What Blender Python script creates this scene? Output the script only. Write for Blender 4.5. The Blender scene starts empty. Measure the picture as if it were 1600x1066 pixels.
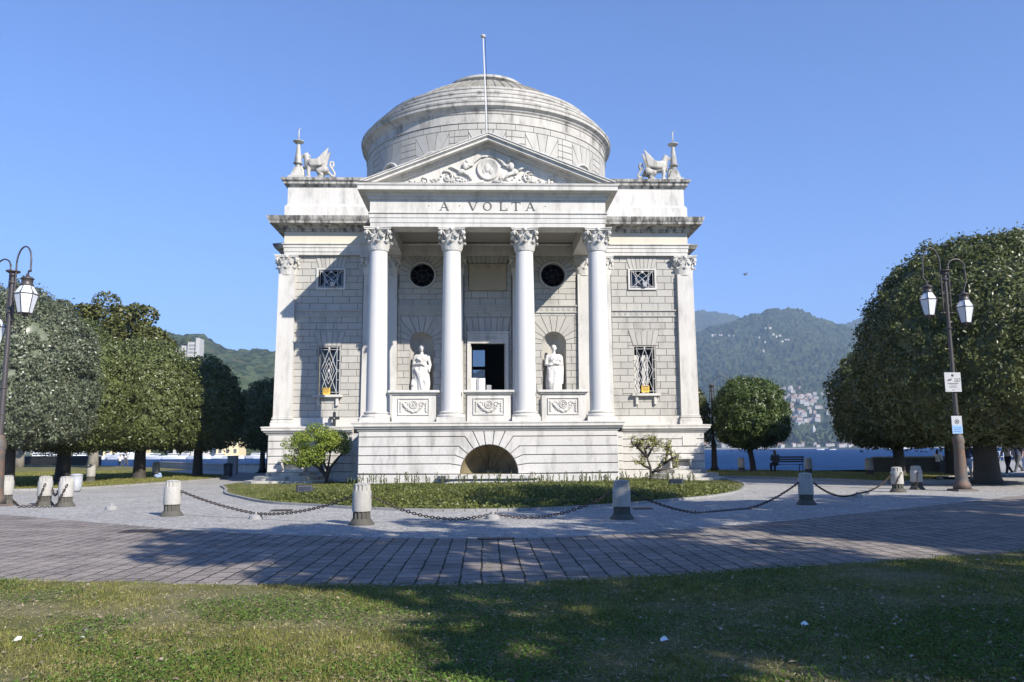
import bpy, bmesh, math, random
import numpy as np
from mathutils import Vector, Matrix
random.seed(7)
PI = math.pi
SC = bpy.context.scene
COL = SC.collection
XC = 0.22            # centre line of the temple

# ------------------------------------------------------------------ camera
FPX, YAW, PIT, ROLL, CH = 1235., -2.09, 7.8, -0.38, 1.5
Rm = (Matrix.Rotation(math.radians(YAW), 3, 'Z') @ Matrix.Rotation(math.radians(90 + PIT), 3, 'X')
      @ Matrix.Rotation(math.radians(ROLL), 3, 'Z'))
cam_d = bpy.data.cameras.new('camera'); cam = bpy.data.objects.new('camera', cam_d); COL.objects.link(cam)
cam.location = (0, 0, CH); cam.rotation_euler = Rm.to_euler()
cam_d.sensor_width = 36; cam_d.lens = FPX / 1600 * 36; cam_d.clip_end = 20000; cam_d.clip_start = 0.1
SC.camera = cam
def ray(px, py): return Rm @ Vector(((px - 800) / FPX, -(py - 533) / FPX, -1))
def at(px, py, Y):
    d = ray(px, py); t = Y / d.y; return Vector((d.x * t, Y, CH + d.z * t))
def gnd(px, py, z=0):
    d = ray(px, py); t = (z - CH) / d.z; return Vector((d.x * t, d.y * t, z))
def prj(p):
    c = Rm.transposed() @ (Vector(p) - Vector((0, 0, CH))); return 800 + FPX * c.x / -c.z, 533 - FPX * c.y / -c.z

# ------------------------------------------------------------------ numpy noise
def _h(ix, iy, iz, s):
    n = (ix * 374761393 + iy * 668265263 + iz * 2147483647 + s * 144665) & 0xffffffff
    n = ((n ^ (n >> 13)) * 1274126177) & 0xffffffff
    return ((n ^ (n >> 16)) & 0xffff) / 65535.0
def vnoise(x, y, z, s=0):
    x, y, z = np.broadcast_arrays(np.asarray(x, float), np.asarray(y, float), np.asarray(z, float))
    ix = np.floor(x).astype(np.int64); iy = np.floor(y).astype(np.int64); iz = np.floor(z).astype(np.int64)
    fx = x - ix; fy = y - iy; fz = z - iz
    fx = fx * fx * (3 - 2 * fx); fy = fy * fy * (3 - 2 * fy); fz = fz * fz * (3 - 2 * fz)
    r = 0
    for a in (0, 1):
        for b in (0, 1):
            for c in (0, 1):
                r = r + _h(ix + a, iy + b, iz + c, s) * (fx if a else 1 - fx) * (fy if b else 1 - fy) * (fz if c else 1 - fz)
    return r * 2 - 1
def fbm(x, y, z, o=4, s=0):
    r = 0; a = 1.; t = 0
    for k in range(o):
        r = r + a * vnoise(x * 2 ** k, y * 2 ** k, z * 2 ** k, s + k); t += a; a *= .5
    return r / t

# ------------------------------------------------------------------ tagging / building helpers
def tag(o, label=None, cat=None, group=None, kind=None):
    if label: o['label'] = label
    if cat: o['category'] = cat
    if group: o['group'] = group
    if kind: o['kind'] = kind
    return o
def empty(name, loc, label, cat, group=None):
    o = bpy.data.objects.new(name, None); o.location = loc; o.empty_display_size = .2; COL.objects.link(o)
    return tag(o, label, cat, group)
def link(name, me, mat=None, parent=None, loc=(0, 0, 0), smooth=False):
    o = bpy.data.objects.new(name, me); COL.objects.link(o); o.location = loc
    if mat is not None and not me.materials: me.materials.append(mat)
    if parent is not None: o.parent = parent
    if smooth:
        me.polygons.foreach_set('use_smooth', [True] * len(me.polygons))
    return o
def copy_tree(o, parent=None):
    c = o.copy(); COL.objects.link(c)
    if parent is not None: c.parent = parent
    for ch in [k for k in SC.objects if k.parent == o]:
        copy_tree(ch, c)
    return c

class MB:
    """collects shapes in world coordinates, links them as one mesh"""
    def __init__(s): s.v = []; s.f = []; s.sm = []
    def add(s, vs, fs, smooth=False):
        b = len(s.v); s.v += [tuple(v) for v in vs]
        for f in fs: s.f.append(tuple(i + b for i in f)); s.sm.append(smooth)
    def box(s, x0, x1, y0, y1, z0, z1):
        if x0 > x1: x0, x1 = x1, x0
        s.add([(x, y, z) for z in (z0, z1) for y in (y0, y1) for x in (x0, x1)],
              [(0, 2, 3, 1), (4, 5, 7, 6), (0, 1, 5, 4), (2, 6, 7, 3), (0, 4, 6, 2), (1, 3, 7, 5)])
    def cbox(s, x0, x1, y0, y1, z0, z1, c=.02):
        """box with chamfered edges"""
        bm = bmesh.new(); bmesh.ops.create_cube(bm, size=1)
        for v in bm.verts: v.co = Vector(((x0 + x1) / 2 + v.co.x * (x1 - x0), (y0 + y1) / 2 + v.co.y * (y1 - y0), (z0 + z1) / 2 + v.co.z * (z1 - z0)))
        bmesh.ops.bevel(bm, geom=bm.edges[:], offset=c, segments=1, affect='EDGES')
        s.bm(bm)
    def bm(s, bm, smooth=False):
        bm.verts.index_update()
        s.add([v.co[:] for v in bm.verts], [[v.index for v in f.verts] for f in bm.faces], smooth); bm.free()
    def lathe(s, prof, c, n=32, smooth=True, a0=0, a1=2 * PI, sx=1, sy=1, cap=True):
        full = abs(a1 - a0 - 2 * PI) < 1e-6; m = n if full else n + 1; vs = []
        for r, z in prof:
            for k in range(m):
                a = a0 + (a1 - a0) * k / n; vs.append((c[0] + r * math.cos(a) * sx, c[1] + r * math.sin(a) * sy, c[2] + z))
        fs = []
        for i in range(len(prof) - 1):
            for k in range(n):
                k2 = (k + 1) % m if full else k + 1
                fs.append((i * m + k, i * m + k2, (i + 1) * m + k2, (i + 1) * m + k))
        if full and cap:
            if prof[0][0] > 1e-4: fs.append(tuple(reversed(range(m))))
            if prof[-1][0] > 1e-4: fs.append(tuple(range((len(prof) - 1) * m, len(prof) * m)))
        # smooth groups: duplicate rings is overkill; flat at sharp profile handled by auto smooth
        s.add(vs, fs, smooth)
    def frustum(s, c, w0, w1, z0, z1):
        vs = [(c[0] + a * w0 / 2, c[1] + b * w0 / 2, z0) for a, b in ((-1, -1), (1, -1), (1, 1), (-1, 1))] + \
             [(c[0] + a * w1 / 2, c[1] + b * w1 / 2, z1) for a, b in ((-1, -1), (1, -1), (1, 1), (-1, 1))]
        s.add(vs, [(3, 2, 1, 0), (4, 5, 6, 7), (0, 1, 5, 4), (1, 2, 6, 5), (2, 3, 7, 6), (3, 0, 4, 7)])
    def tube(s, pts, r, n=8, smooth=True, cap=True):
        pts = [Vector(p) for p in pts]; R = r if isinstance(r, (list, tuple)) else [r] * len(pts)
        vs = []; up = None
        for i, p in enumerate(pts):
            d = (pts[min(i + 1, len(pts) - 1)] - pts[max(i - 1, 0)]).normalized()
            if up is None:
                up = Vector((0, 0, 1)) if abs(d.z) < .9 else Vector((1, 0, 0))
            a = d.cross(up).normalized(); b = a.cross(d).normalized(); up = b
            for k in range(n):
                t = 2 * PI * k / n; vs.append(p + (a * math.cos(t) + b * math.sin(t)) * R[i])
        fs = []
        for i in range(len(pts) - 1):
            for k in range(n): fs.append((i * n + k, i * n + (k + 1) % n, (i + 1) * n + (k + 1) % n, (i + 1) * n + k))
        if cap: fs.append(tuple(reversed(range(n)))); fs.append(tuple(range((len(pts) - 1) * n, len(pts) * n)))
        s.add(vs, fs, smooth)
    def ball(s, c, r, M=None, u=12, v=8):
        if not isinstance(r, (tuple, list)): r = (r, r, r)
        bm = bmesh.new(); bmesh.ops.create_uvsphere(bm, u_segments=u, v_segments=v, radius=1)
        for w in bm.verts:
            q = Vector((w.co.x * r[0], w.co.y * r[1], w.co.z * r[2]))
            if M is not None: q = M @ q
            w.co = q + Vector(c)
        s.bm(bm, True)
    def prism(s, poly, y0, y1):
        """poly in x,z ; extruded from y0 (front) to y1"""
        n = len(poly)
        s.add([(x, y0, z) for x, z in poly] + [(x, y1, z) for x, z in poly],
              [tuple(range(n)), tuple(reversed(range(n, 2 * n)))] + [(i, i + n, (i + 1) % n + n, (i + 1) % n) for i in range(n)])
    def slab(s, poly, z0, z1):
        n = len(poly)
        s.add([(x, y, z0) for x, y in poly] + [(x, y, z1) for x, y in poly],
              [tuple(reversed(range(n))), tuple(range(n, 2 * n))] + [(i, (i + 1) % n, (i + 1) % n + n, i + n) for i in range(n)])
    def sweep(s, path, prof, closed_prof=True):
        """path: list of (x,y), outward = right hand side of travel; prof: list (out, z)"""
        P = [Vector((p[0], p[1])) for p in path]; N = []
        for i in range(len(P)):
            if i == 0: d0 = d1 = (P[1] - P[0]).normalized()
            elif i == len(P) - 1: d0 = d1 = (P[-1] - P[-2]).normalized()
            else: d0 = (P[i] - P[i - 1]).normalized(); d1 = (P[i + 1] - P[i]).normalized()
            n0 = Vector((d0.y, -d0.x)); n1 = Vector((d1.y, -d1.x)); m = (n0 + n1); m = m / m.dot(n0) if m.length > 1e-6 else n0
            N.append(m)
        m = len(prof); vs = []
        for p, n in zip(P, N):
            for o, z in prof: q = p + n * o; vs.append((q.x, q.y, z))
        fs = []
        for i in range(len(P) - 1):
            for k in range(m if closed_prof else m - 1):
                fs.append((i * m + k, i * m + (k + 1) % m, (i + 1) * m + (k + 1) % m, (i + 1) * m + k))
        if closed_prof: fs.append(tuple(reversed(range(m)))); fs.append(tuple(range((len(P) - 1) * m, len(P) * m)))
        s.add(vs, fs)
    def cell(s, poly, yf, depth=.03, gap=.012, ch=.012):
        """dressed stone: poly (x,z) shrunk by gap, chamfered front face at yf, running back depth"""
        a = sum(poly[i][0] * poly[(i + 1) % len(poly)][1] - poly[(i + 1) % len(poly)][0] * poly[i][1] for i in range(len(poly)))
        if a < 0: poly = poly[::-1]
        def inset(P, d):
            out = []; n = len(P)
            for i in range(n):
                p0 = Vector(P[i - 1]); p1 = Vector(P[i]); p2 = Vector(P[(i + 1) % n])
                e0 = (p1 - p0); e1 = (p2 - p1)
                if e0.length < 1e-6 or e1.length < 1e-6: out.append(tuple(p1)); continue
                e0.normalize(); e1.normalize()
                n0 = Vector((-e0.y, e0.x)); n1 = Vector((-e1.y, e1.x)); m = n0 + n1
                k = m.dot(n0)
                m = m / k if k > .25 else n0
                out.append(tuple(p1 + m * d))
            return out
        A = inset(poly, gap); B = inset(poly, gap + ch); n = len(A)
        vs = [(x, yf, z) for x, z in B] + [(x, yf + ch, z) for x, z in A] + [(x, yf + depth, z) for x, z in A]
        fs = [tuple(range(n))]
        for i in range(n):
            j = (i + 1) % n
            fs.append((i, i + n, j + n, j)); fs.append((i + n, i + 2 * n, j + 2 * n, j + n))
        s.add(vs, fs)
    def build(s, name, mat, parent=None, org=(0, 0, 0), auto=None, loc=(0, 0, 0)):
        me = bpy.data.meshes.new(name)
        o = org
        me.from_pydata([(v[0] - o[0], v[1] - o[1], v[2] - o[2]) for v in s.v], [], s.f)
        me.polygons.foreach_set('use_smooth', s.sm)
        me.materials.append(mat); me.update()
        bm = bmesh.new(); bm.from_mesh(me); bmesh.ops.recalc_face_normals(bm, faces=bm.faces[:])
        if auto is not None:
            for e in bm.edges:
                if len(e.link_faces) == 2 and e.calc_face_angle(0) > math.radians(auto): e.smooth = False
        bm.to_mesh(me); bm.free()
        return link(name, me, None, parent, loc)
    def fused(s, name, mat, parent=None, org=(0, 0, 0), voxel=.02, smooth_it=2, loc=(0, 0, 0)):
        """all shapes melted into one continuous surface"""
        me = bpy.data.meshes.new(name + '_raw')
        me.from_pydata([(v[0] - org[0], v[1] - org[1], v[2] - org[2]) for v in s.v], [], s.f)
        ob = bpy.data.objects.new('raw', me); COL.objects.link(ob)
        m = ob.modifiers.new('r', 'REMESH'); m.mode = 'VOXEL'; m.voxel_size = voxel
        if smooth_it:
            m2 = ob.modifiers.new('s', 'SMOOTH'); m2.iterations = smooth_it; m2.factor = .5
        dg = bpy.context.evaluated_depsgraph_get(); dg.update()
        me2 = bpy.data.meshes.new_from_object(ob.evaluated_get(dg)); me2.name = name
        bpy.data.objects.remove(ob); bpy.data.meshes.remove(me)
        me2.materials.clear(); me2.materials.append(mat)
        return link(name, me2, None, parent, loc, smooth=True)
def npmesh(name, V, nq, mat, parent=None, loc=(0, 0, 0), k=4):
    """V: (n*k,3) array of separate k-gons"""
    me = bpy.data.meshes.new(name); n = len(V)
    me.vertices.add(n); me.vertices.foreach_set('co', np.asarray(V, np.float32).ravel())
    me.loops.add(n); me.loops.foreach_set('vertex_index', np.arange(n, dtype=np.int32))
    me.polygons.add(n // k); me.polygons.foreach_set('loop_start', np.arange(0, n, k, dtype=np.int32))
    me.update(calc_edges=True); me.materials.append(mat)
    return link(name, me, None, parent, loc)
def grid_mesh(name, X, Y, Z, mat, smooth=True):
    h, w = X.shape; me = bpy.data.meshes.new(name)
    V = np.stack([X, Y, Z], -1).reshape(-1, 3).astype(np.float32)
    i = np.arange(h * w).reshape(h, w)
    F = np.stack([i[:-1, :-1], i[:-1, 1:], i[1:, 1:], i[1:, :-1]], -1).reshape(-1, 4).astype(np.int32)
    me.vertices.add(len(V)); me.vertices.foreach_set('co', V.ravel())
    me.loops.add(F.size); me.loops.foreach_set('vertex_index', F.ravel())
    me.polygons.add(len(F)); me.polygons.foreach_set('loop_start', np.arange(0, F.size, 4, dtype=np.int32))
    me.update(calc_edges=True); me.materials.append(mat)
    o = link(name, me, None)
    if smooth: me.polygons.foreach_set('use_smooth', np.ones(len(F), bool))
    return o

# ------------------------------------------------------------------ materials
class N:
    def __init__(s, name):
        s.m = bpy.data.materials.new(name); s.m.use_nodes = True; s.t = s.m.node_tree; s.t.nodes.clear()
        s.out = s.n('ShaderNodeOutputMaterial'); s.b = s.n('ShaderNodeBsdfPrincipled'); s.l(s.b.outputs[0], s.out.inputs[0])
    def n(s, t, **k):
        x = s.t.nodes.new(t)
        for a, v in k.items():
            if a.startswith('i_'):
                key = a[2:]; key = int(key) if key.isdigit() else key.replace('_', ' ')
                x.inputs[key].default_value = v
            else: setattr(x, a, v)
        return x
    def l(s, a, b): s.t.links.new(a, b)
    def coord(s, kind='Object', scale=(1, 1, 1), rot=(0, 0, 0)):
        if kind == 'Position': c = s.n('ShaderNodeNewGeometry').outputs['Position']
        else: c = s.n('ShaderNodeTexCoord').outputs[kind]
        mp = s.n('ShaderNodeMapping'); mp.inputs['Scale'].default_value = scale; mp.inputs['Rotation'].default_value = rot
        s.l(c, mp.inputs['Vector']); return mp.outputs[0]
    def noise(s, vec, scale, detail=4, rough=.55, out='Fac'):
        x = s.n('ShaderNodeTexNoise'); x.inputs['Scale'].default_value = scale; x.inputs['Detail'].default_value = detail
        x.inputs['Roughness'].default_value = rough; s.l(vec, x.inputs['Vector']); return x.outputs[out]
    def ramp(s, fac, stops, interp='LINEAR'):
        x = s.n('ShaderNodeValToRGB'); x.color_ramp.interpolation = interp; e = x.color_ramp.elements
        while len(e) < len(stops): e.new(.5)
        for q, (p, c) in zip(e, stops):
            q.position = p; q.color = (c[0], c[1], c[2], 1) if isinstance(c, tuple) else (c, c, c, 1)
        s.l(fac, x.inputs[0]); return x.outputs[0]
    def mix(s, fac, a, b, mode='MIX'):
        x = s.n('ShaderNodeMix', data_type='RGBA', blend_type=mode)
        for sock, v in ((x.inputs[0], fac), (x.inputs[6], a), (x.inputs[7], b)):
            if isinstance(v, (int, float)): sock.default_value = v if sock == x.inputs[0] else (v, v, v, 1)
            elif isinstance(v, tuple): sock.default_value = (*v, 1)
            else: s.l(v, sock)
        return x.outputs[2]
    def bump(s, h, strength=.3, dist=.02, prev=None):
        x = s.n('ShaderNodeBump'); x.inputs['Strength'].default_value = strength; x.inputs['Distance'].default_value = dist
        s.l(h, x.inputs['Height'])
        if prev: s.l(prev, x.inputs['Normal'])
        s.l(x.outputs[0], s.b.inputs['Normal']); return x.outputs[0]
    def col(s, c):
        if isinstance(c, tuple): s.b.inputs['Base Color'].default_value = (*c, 1)
        else: s.l(c, s.b.inputs['Base Color'])
        return s
    def rough(s, r): s.b.inputs['Roughness'].default_value = r; return s

def stone(name, c, var=.08, speck=0, stain=0, rough=.75, bump=.15, tint=(1, .96, .88), streak=0, isl=0):
    m = N(name); v = m.coord('Position')
    n1 = m.noise(v, .9, 5, .6); n2 = m.noise(v, 14, 4, .6)
    c1 = tuple(max(0, x * (1 - var)) for x in c); c2 = tuple(min(.9, x * (1 + var)) for x in c)
    k = m.ramp(n1, [(.3, c1), (.7, c2)])
    k = m.mix(.35, k, m.ramp(n2, [(.3, tuple(x * .9 for x in c)), (.7, tuple(min(.9, x * 1.05) * t for x, t in zip(c, tint)))]), 'MIX')
    if isl:
        gi = m.n('ShaderNodeNewGeometry').outputs['Random Per Island']; k = m.mix(1., k, m.ramp(gi, [(0, 1 - isl), (1, 1.)]), 'MULTIPLY')
    if speck:
        n3 = m.noise(v, 75, 2, .8); k = m.mix(m.ramp(n3, [(.5, 0.), (.62, speck)]), k, tuple(x * .35 for x in c))
    if stain:
        v2 = m.coord('Position', scale=(1.3, 1.3, .35)); n4 = m.noise(v2, 1.6, 6, .65)
        k = m.mix(m.ramp(n4, [(.5, 0.), (.72, stain)]), k, (.06, .055, .045))
    if streak:
        v3 = m.coord('Position', scale=(2.6, 2.6, .12)); n5 = m.noise(v3, 1.5, 5, .7)
        k = m.mix(m.ramp(n5, [(.42, 0.), (.6, streak)]), k, (.035, .032, .028))
    m.col(k).rough(rough); m.b.inputs['Specular IOR Level'].default_value = .3
    m.bump(n2, bump, .01)
    return m.m
WHITE = stone('white_marble', (.57, .555, .515), .08, stain=.4, isl=.05, streak=.08)
COLM = stone('column_granite', (.60, .595, .575), .04, speck=.25)
ASH = stone('grey_ashlar', (.43, .418, .38), .09, stain=.28, isl=.12)
DOMST = stone('dome_stone', (.45, .435, .40), .1, stain=.8, streak=.15)
JOINT = stone('grimy_joint', (.21, .20, .18), .1)
CEIL = stone('shade_dark_ceiling_stone', (.30, .285, .25), .1)  # darker than the other stone, so the colour carries the portico's shade
GRAN = stone('base_granite', (.58, .565, .535), .08, speck=.5, stain=.5, isl=.05)
DIRTY = stone('weathered_cornice', (.46, .445, .405), .12, stain=.4, streak=.85)
YELL = stone('cream_frieze', (.56, .525, .43), .05, stain=.1)
TABL = stone('tan_tablet', (.36, .31, .22), .08, stain=.1)
STAT = stone('statue_marble', (.60, .59, .57), .05, stain=.45, rough=.55)
SCUL = stone('sculpture_stone', (.44, .425, .385), .14, stain=.85)
LEAD = stone('roof_tiles', (.25, .235, .20), .2, stain=.5)
OCHRE = stone('ochre_niche_stone', (.22, .185, .115), .25, stain=.7)  # dark ochre tone with blotchy stains
KERB = stone('kerb_stone', (.30, .295, .285), .1, speck=.3, stain=.3)
BOLL = stone('bollard_granite', (.44, .425, .39), .08, speck=.6, stain=.4)
BOLLD = stone('dark_bollard_foot', (.095, .09, .075), .2, speck=.5, stain=.6)  # much darker stone than the bollard drum
PLASTER = stone('villa_plaster', (.52, .50, .46), .05)
YPLAST = stone('yellow_plaster', (.72, .60, .36), .05)
def plain(name, c, rough=.6, metal=0., spec=.5):
    m = N(name).col(c).rough(rough); m.b.inputs['Metallic'].default_value = metal; m.b.inputs['Specular IOR Level'].default_value = spec
    v = m.coord('Position'); n = m.noise(v, 25, 3); m.bump(n, .08, .004)
    m.col(m.ramp(n, [(.3, tuple(x * .82 for x in c)), (.7, tuple(min(1, x * 1.1) for x in c))])); return m.m
IRON = plain('dark_iron', (.045, .042, .04), .45, .6)
RUST = None
def rusty():
    m = N('rusty_lamp_iron'); v = m.coord('Position'); n = m.noise(v, 3.5, 6, .7)
    m.col(m.ramp(n, [(.42, (.085, .078, .072)), (.56, (.13, .085, .06)), (.72, (.20, .095, .05))])).rough(.7); m.bump(m.noise(v, 30, 4), .3, .01); return m.m
RUST = rusty()
LAMPG = plain('lamp_post_paint', (.075, .067, .065), .45, .3)
CHAIN = plain('chain_rusty_steel', (.06, .045, .038), .7, .4)
GLASSW = plain('milky_glass', (.72, .75, .78), .25)
PANE = plain('dark_window_glass', (.02, .024, .03), .08)
ROUND_G = plain('roundel_glass', (.075, .08, .085), .25)
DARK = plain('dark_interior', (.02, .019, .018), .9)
GRILLE = plain('pale_iron_grille', (.50, .50, .49), .5)
YSIGN = plain('yellow_sign_face', (.80, .50, .06), .5)
INK = plain('sign_ink', (.06, .055, .06), .6)
CARVE = stone('carved_letter_shade', (.10, .098, .09), .1)
SIGNW = plain('white_sign_face', (.42, .43, .44), .4)
SIGNB = plain('blue_sign_face', (.22, .40, .72), .4)
WOOD = plain('dark_bench_wood', (.045, .035, .028), .7)
CARTON = plain('white_box_card', (.80, .80, .80), .6)
BLACKP = plain('black_plastic', (.03, .03, .034), .5)
BINM = plain('bin_plastic', (.05, .05, .055), .5)
GREYC = plain('grey_cabinet_paint', (.34, .35, .36), .5)
SKIN = plain('skin', (.52, .32, .23), .5)
HAIRB = plain('blonde_hair', (.50, .36, .18), .6); HAIRG = plain('grey_hair', (.42, .41, .40), .6); HAIRD = plain('dark_hair', (.05, .032, .025), .6)
CPINK = plain('pale_pink_cloth', (.70, .56, .54), .8); CNAVY = plain('navy_cloth', (.035, .045, .10), .8); CBLK = plain('black_cloth', (.02, .02, .022), .8)
CJEAN = plain('light_blue_denim', (.28, .38, .56), .8); CWHT = plain('white_cloth', (.75, .74, .73), .8); CGREY = plain('charcoal_cloth', (.07, .07, .075), .8)
BOATW = plain('boat_white', (.78, .79, .80), .35); BOATD = plain('boat_dark', (.04, .045, .06), .4)
FARH = stone('far_house_plaster', (.44, .425, .40), .1)
FARP = stone('far_pink_plaster', (.33, .26, .22), .1)
TERRA = stone('terracotta_roof', (.34, .17, .10), .15)
SHUT = plain('window_shutter_grey', (.10, .11, .11), .6)

def leafmat(name, c1, c2, c3=None, rough=.45, scale=1.5, trans=.25, spec=.5, fine=9):
    m = N(name); v = m.coord('Position'); isl = m.n('ShaderNodeNewGeometry').outputs['Random Per Island']
    k = m.ramp(m.noise(v, scale, 4, .6), [(.32, c1), (.68, c2)])
    if c3: k = m.mix(m.ramp(m.noise(v, fine, 2), [(.5, 0.), (.72, .8)]), k, c3)
    k = m.mix(.5, k, m.ramp(m.noise(v, fine * 2.3, 2), [(.3, tuple(x * .6 for x in c1)), (.7, tuple(min(1, x * 1.35) for x in c2))]))
    k = m.mix(1., k, m.ramp(isl, [(0, .6), (1, 1.35)]), 'MULTIPLY')
    m.col(k).rough(rough); m.b.inputs['Specular IOR Level'].default_value = spec
    if trans:
        tr = m.n('ShaderNodeBsdfTranslucent'); m.l(k, tr.inputs[0]); mx = m.n('ShaderNodeMixShader'); mx.inputs[0].default_value = trans
        m.l(m.b.outputs[0], mx.inputs[1]); m.l(tr.outputs[0], mx.inputs[2]); m.l(mx.outputs[0], m.out.inputs[0])
    return m.m
L_SIL = leafmat('sun_silvered_oak_leaf', (.10, .125, .07), (.17, .19, .12), (.24, .26, .18), rough=.38, spec=.6)  # pale grey-green puts the sun's sheen into the leaf colour
L_OAK = leafmat('holm_oak_leaf', (.075, .105, .032), (.145, .17, .058), (.24, .25, .10), rough=.4)
L_DRK = leafmat('dark_holm_oak_leaf', (.065, .085, .028), (.13, .15, .05), (.25, .25, .13), rough=.38)
L_GLB = leafmat('globe_oak_leaf', (.05, .085, .02), (.095, .14, .035), (.17, .18, .08), rough=.4)
L_PLN = leafmat('plane_tree_leaf', (.07, .095, .02), (.14, .14, .035), (.20, .16, .05), rough=.5)
L_BSH = leafmat('bright_shrub_leaf', (.12, .19, .02), (.26, .32, .05), (.38, .38, .08), rough=.45, trans=.35, spec=.25)
L_BS2 = leafmat('yellowing_shrub_leaf', (.16, .20, .04), (.34, .33, .11), (.42, .32, .16), rough=.45, trans=.3)
L_BED = leafmat('ground_cover_leaf', (.05, .075, .015), (.15, .17, .035), (.34, .30, .08), rough=.5, scale=.6, trans=.3)
GRS = leafmat('lawn_blade', (.12, .15, .025), (.28, .265, .08), (.44, .36, .18), rough=.8, scale=.9, trans=.3, fine=2.5, spec=.15)
BARK = stone('dark_bark', (.055, .048, .04), .25, bump=.6)
BARKP = stone('mottled_plane_bark', (.22, .20, .16), .3, stain=.5, bump=.4)

def groundmat():
    m = N('lawn_soil'); v = m.coord('Position')
    k = m.ramp(m.noise(v, .8, 6, .65), [(.34, (.10, .115, .035)), (.5, (.21, .185, .09)), (.66, (.36, .30, .19))])
    k = m.mix(.5, k, m.ramp(m.noise(v, 30, 4, .7), [(.3, (.03, .045, .012)), (.7, (.17, .17, .08))]))
    m.col(k).rough(1); m.b.inputs['Specular IOR Level'].default_value = .04; m.bump(m.noise(v, 40, 4, .7), .6, .03); return m.m
SOIL = groundmat()
def settmat():
    m = N('pale_setts'); v = m.coord('Position')
    vo = m.n('ShaderNodeTexVoronoi', feature='DISTANCE_TO_EDGE'); vo.inputs['Scale'].default_value = 11; m.l(v, vo.inputs['Vector'])
    vc = m.n('ShaderNodeTexVoronoi'); vc.inputs['Scale'].default_value = 11; m.l(v, vc.inputs['Vector'])
    bw = m.n('ShaderNodeSeparateColor'); m.l(vc.outputs['Color'], bw.inputs[0])
    k = m.ramp(bw.outputs[0], [(0, (.25, .24, .225)), (1, (.50, .485, .45))])
    k = m.mix(.4, k, m.ramp(m.noise(v, .5, 5, .6), [(.3, (.28, .275, .26)), (.7, (.48, .465, .43))]))
    k = m.mix(m.ramp(vo.outputs['Distance'], [(0.01, .8), (.07, 0.)]), k, (.13, .125, .11))
    m.col(k).rough(1); m.b.inputs['Specular IOR Level'].default_value = .08; m.bump(m.ramp(vo.outputs['Distance'], [(0, 0.), (.12, 1.)]), .5, .015); return m.m
SETT = settmat()
def slabmat():
    m = N('porphyry_slabs'); v0 = m.coord('Position', rot=(0, 0, PI / 2))
    wn = m.n('ShaderNodeTexNoise'); wn.inputs['Scale'].default_value = 2.2; wn.inputs['Detail'].default_value = 2; m.l(v0, wn.inputs['Vector'])
    wa = m.n('ShaderNodeVectorMath', operation='MULTIPLY_ADD'); m.l(wn.outputs['Color'], wa.inputs[0]); wa.inputs[1].default_value = (.12, .05, 0); m.l(v0, wa.inputs[2]); v = wa.outputs[0]
    br = m.n('ShaderNodeTexBrick'); m.l(v, br.inputs['Vector']); br.inputs['Scale'].default_value = 1
    br.inputs['Brick Width'].default_value = .36; br.inputs['Row Height'].default_value = .25; br.inputs['Mortar Size'].default_value = .014
    br.inputs['Mortar Smooth'].default_value = .3; br.inputs['Bias'].default_value = 0; br.offset = .45
    br.inputs['Color1'].default_value = (.16, .14, .125, 1); br.inputs['Color2'].default_value = (.31, .265, .235, 1); br.inputs['Mortar'].default_value = (.03, .028, .022, 1)
    p = m.coord('Position')
    k = m.mix(.45, br.outputs['Color'], m.ramp(m.noise(p, 1.1, 5, .65), [(.3, (.12, .11, .10)), (.7, (.36, .32, .28))]), 'MIX')
    k = m.mix(br.outputs['Fac'], k, (.03, .03, .02))
    dust = m.noise(m.coord('Position', scale=(.25, 1.2, 1)), .9, 6, .65)
    k = m.mix(m.ramp(dust, [(.48, 0.), (.7, .55)]), k, (.34, .30, .26))
    sp = m.noise(p, 9, 3, .6); k = m.mix(m.ramp(sp, [(.60, 0.), (.68, .4)]), k, (.38, .34, .29))
    sq = m.noise(p, 38, 3, .7); k = m.mix(.55, k, m.ramp(sq, [(.3, .35), (.7, 1.5)]), 'MULTIPLY')
    m.col(k).rough(.95); m.b.inputs['Specular IOR Level'].default_value = .12; inv = m.n('ShaderNodeMath', operation='SUBTRACT'); inv.inputs[0].default_value = 1; m.l(br.outputs['Fac'], inv.inputs[1])
    b1 = m.bump(inv.outputs[0], .5, .012); m.bump(m.noise(p, 14, 4), .25, .012, b1); return m.m
SLAB = slabmat()
def watermat():
    m = N('lake_water'); m.rough(.4); m.b.inputs['IOR'].default_value = 1.33; m.b.inputs['Specular IOR Level'].default_value = .05
    v = m.coord('Position', scale=(.3, 1, 1)); a = m.noise(v, 1.1, 6, .75); b = m.noise(m.coord('Position', scale=(.03, .14, 1)), 1, 5, .65)
    k = m.ramp(b, [(.3, (.002, .032, .12)), (.7, (.008, .06, .19))])
    m.col(m.mix(.6, k, m.ramp(a, [(.35, .45), (.7, 1.6)]), 'MULTIPLY'))
    x = m.bump(b, .7, .8); m.bump(a, 1., 1.4, x); return m.m
WATER = watermat()
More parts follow.
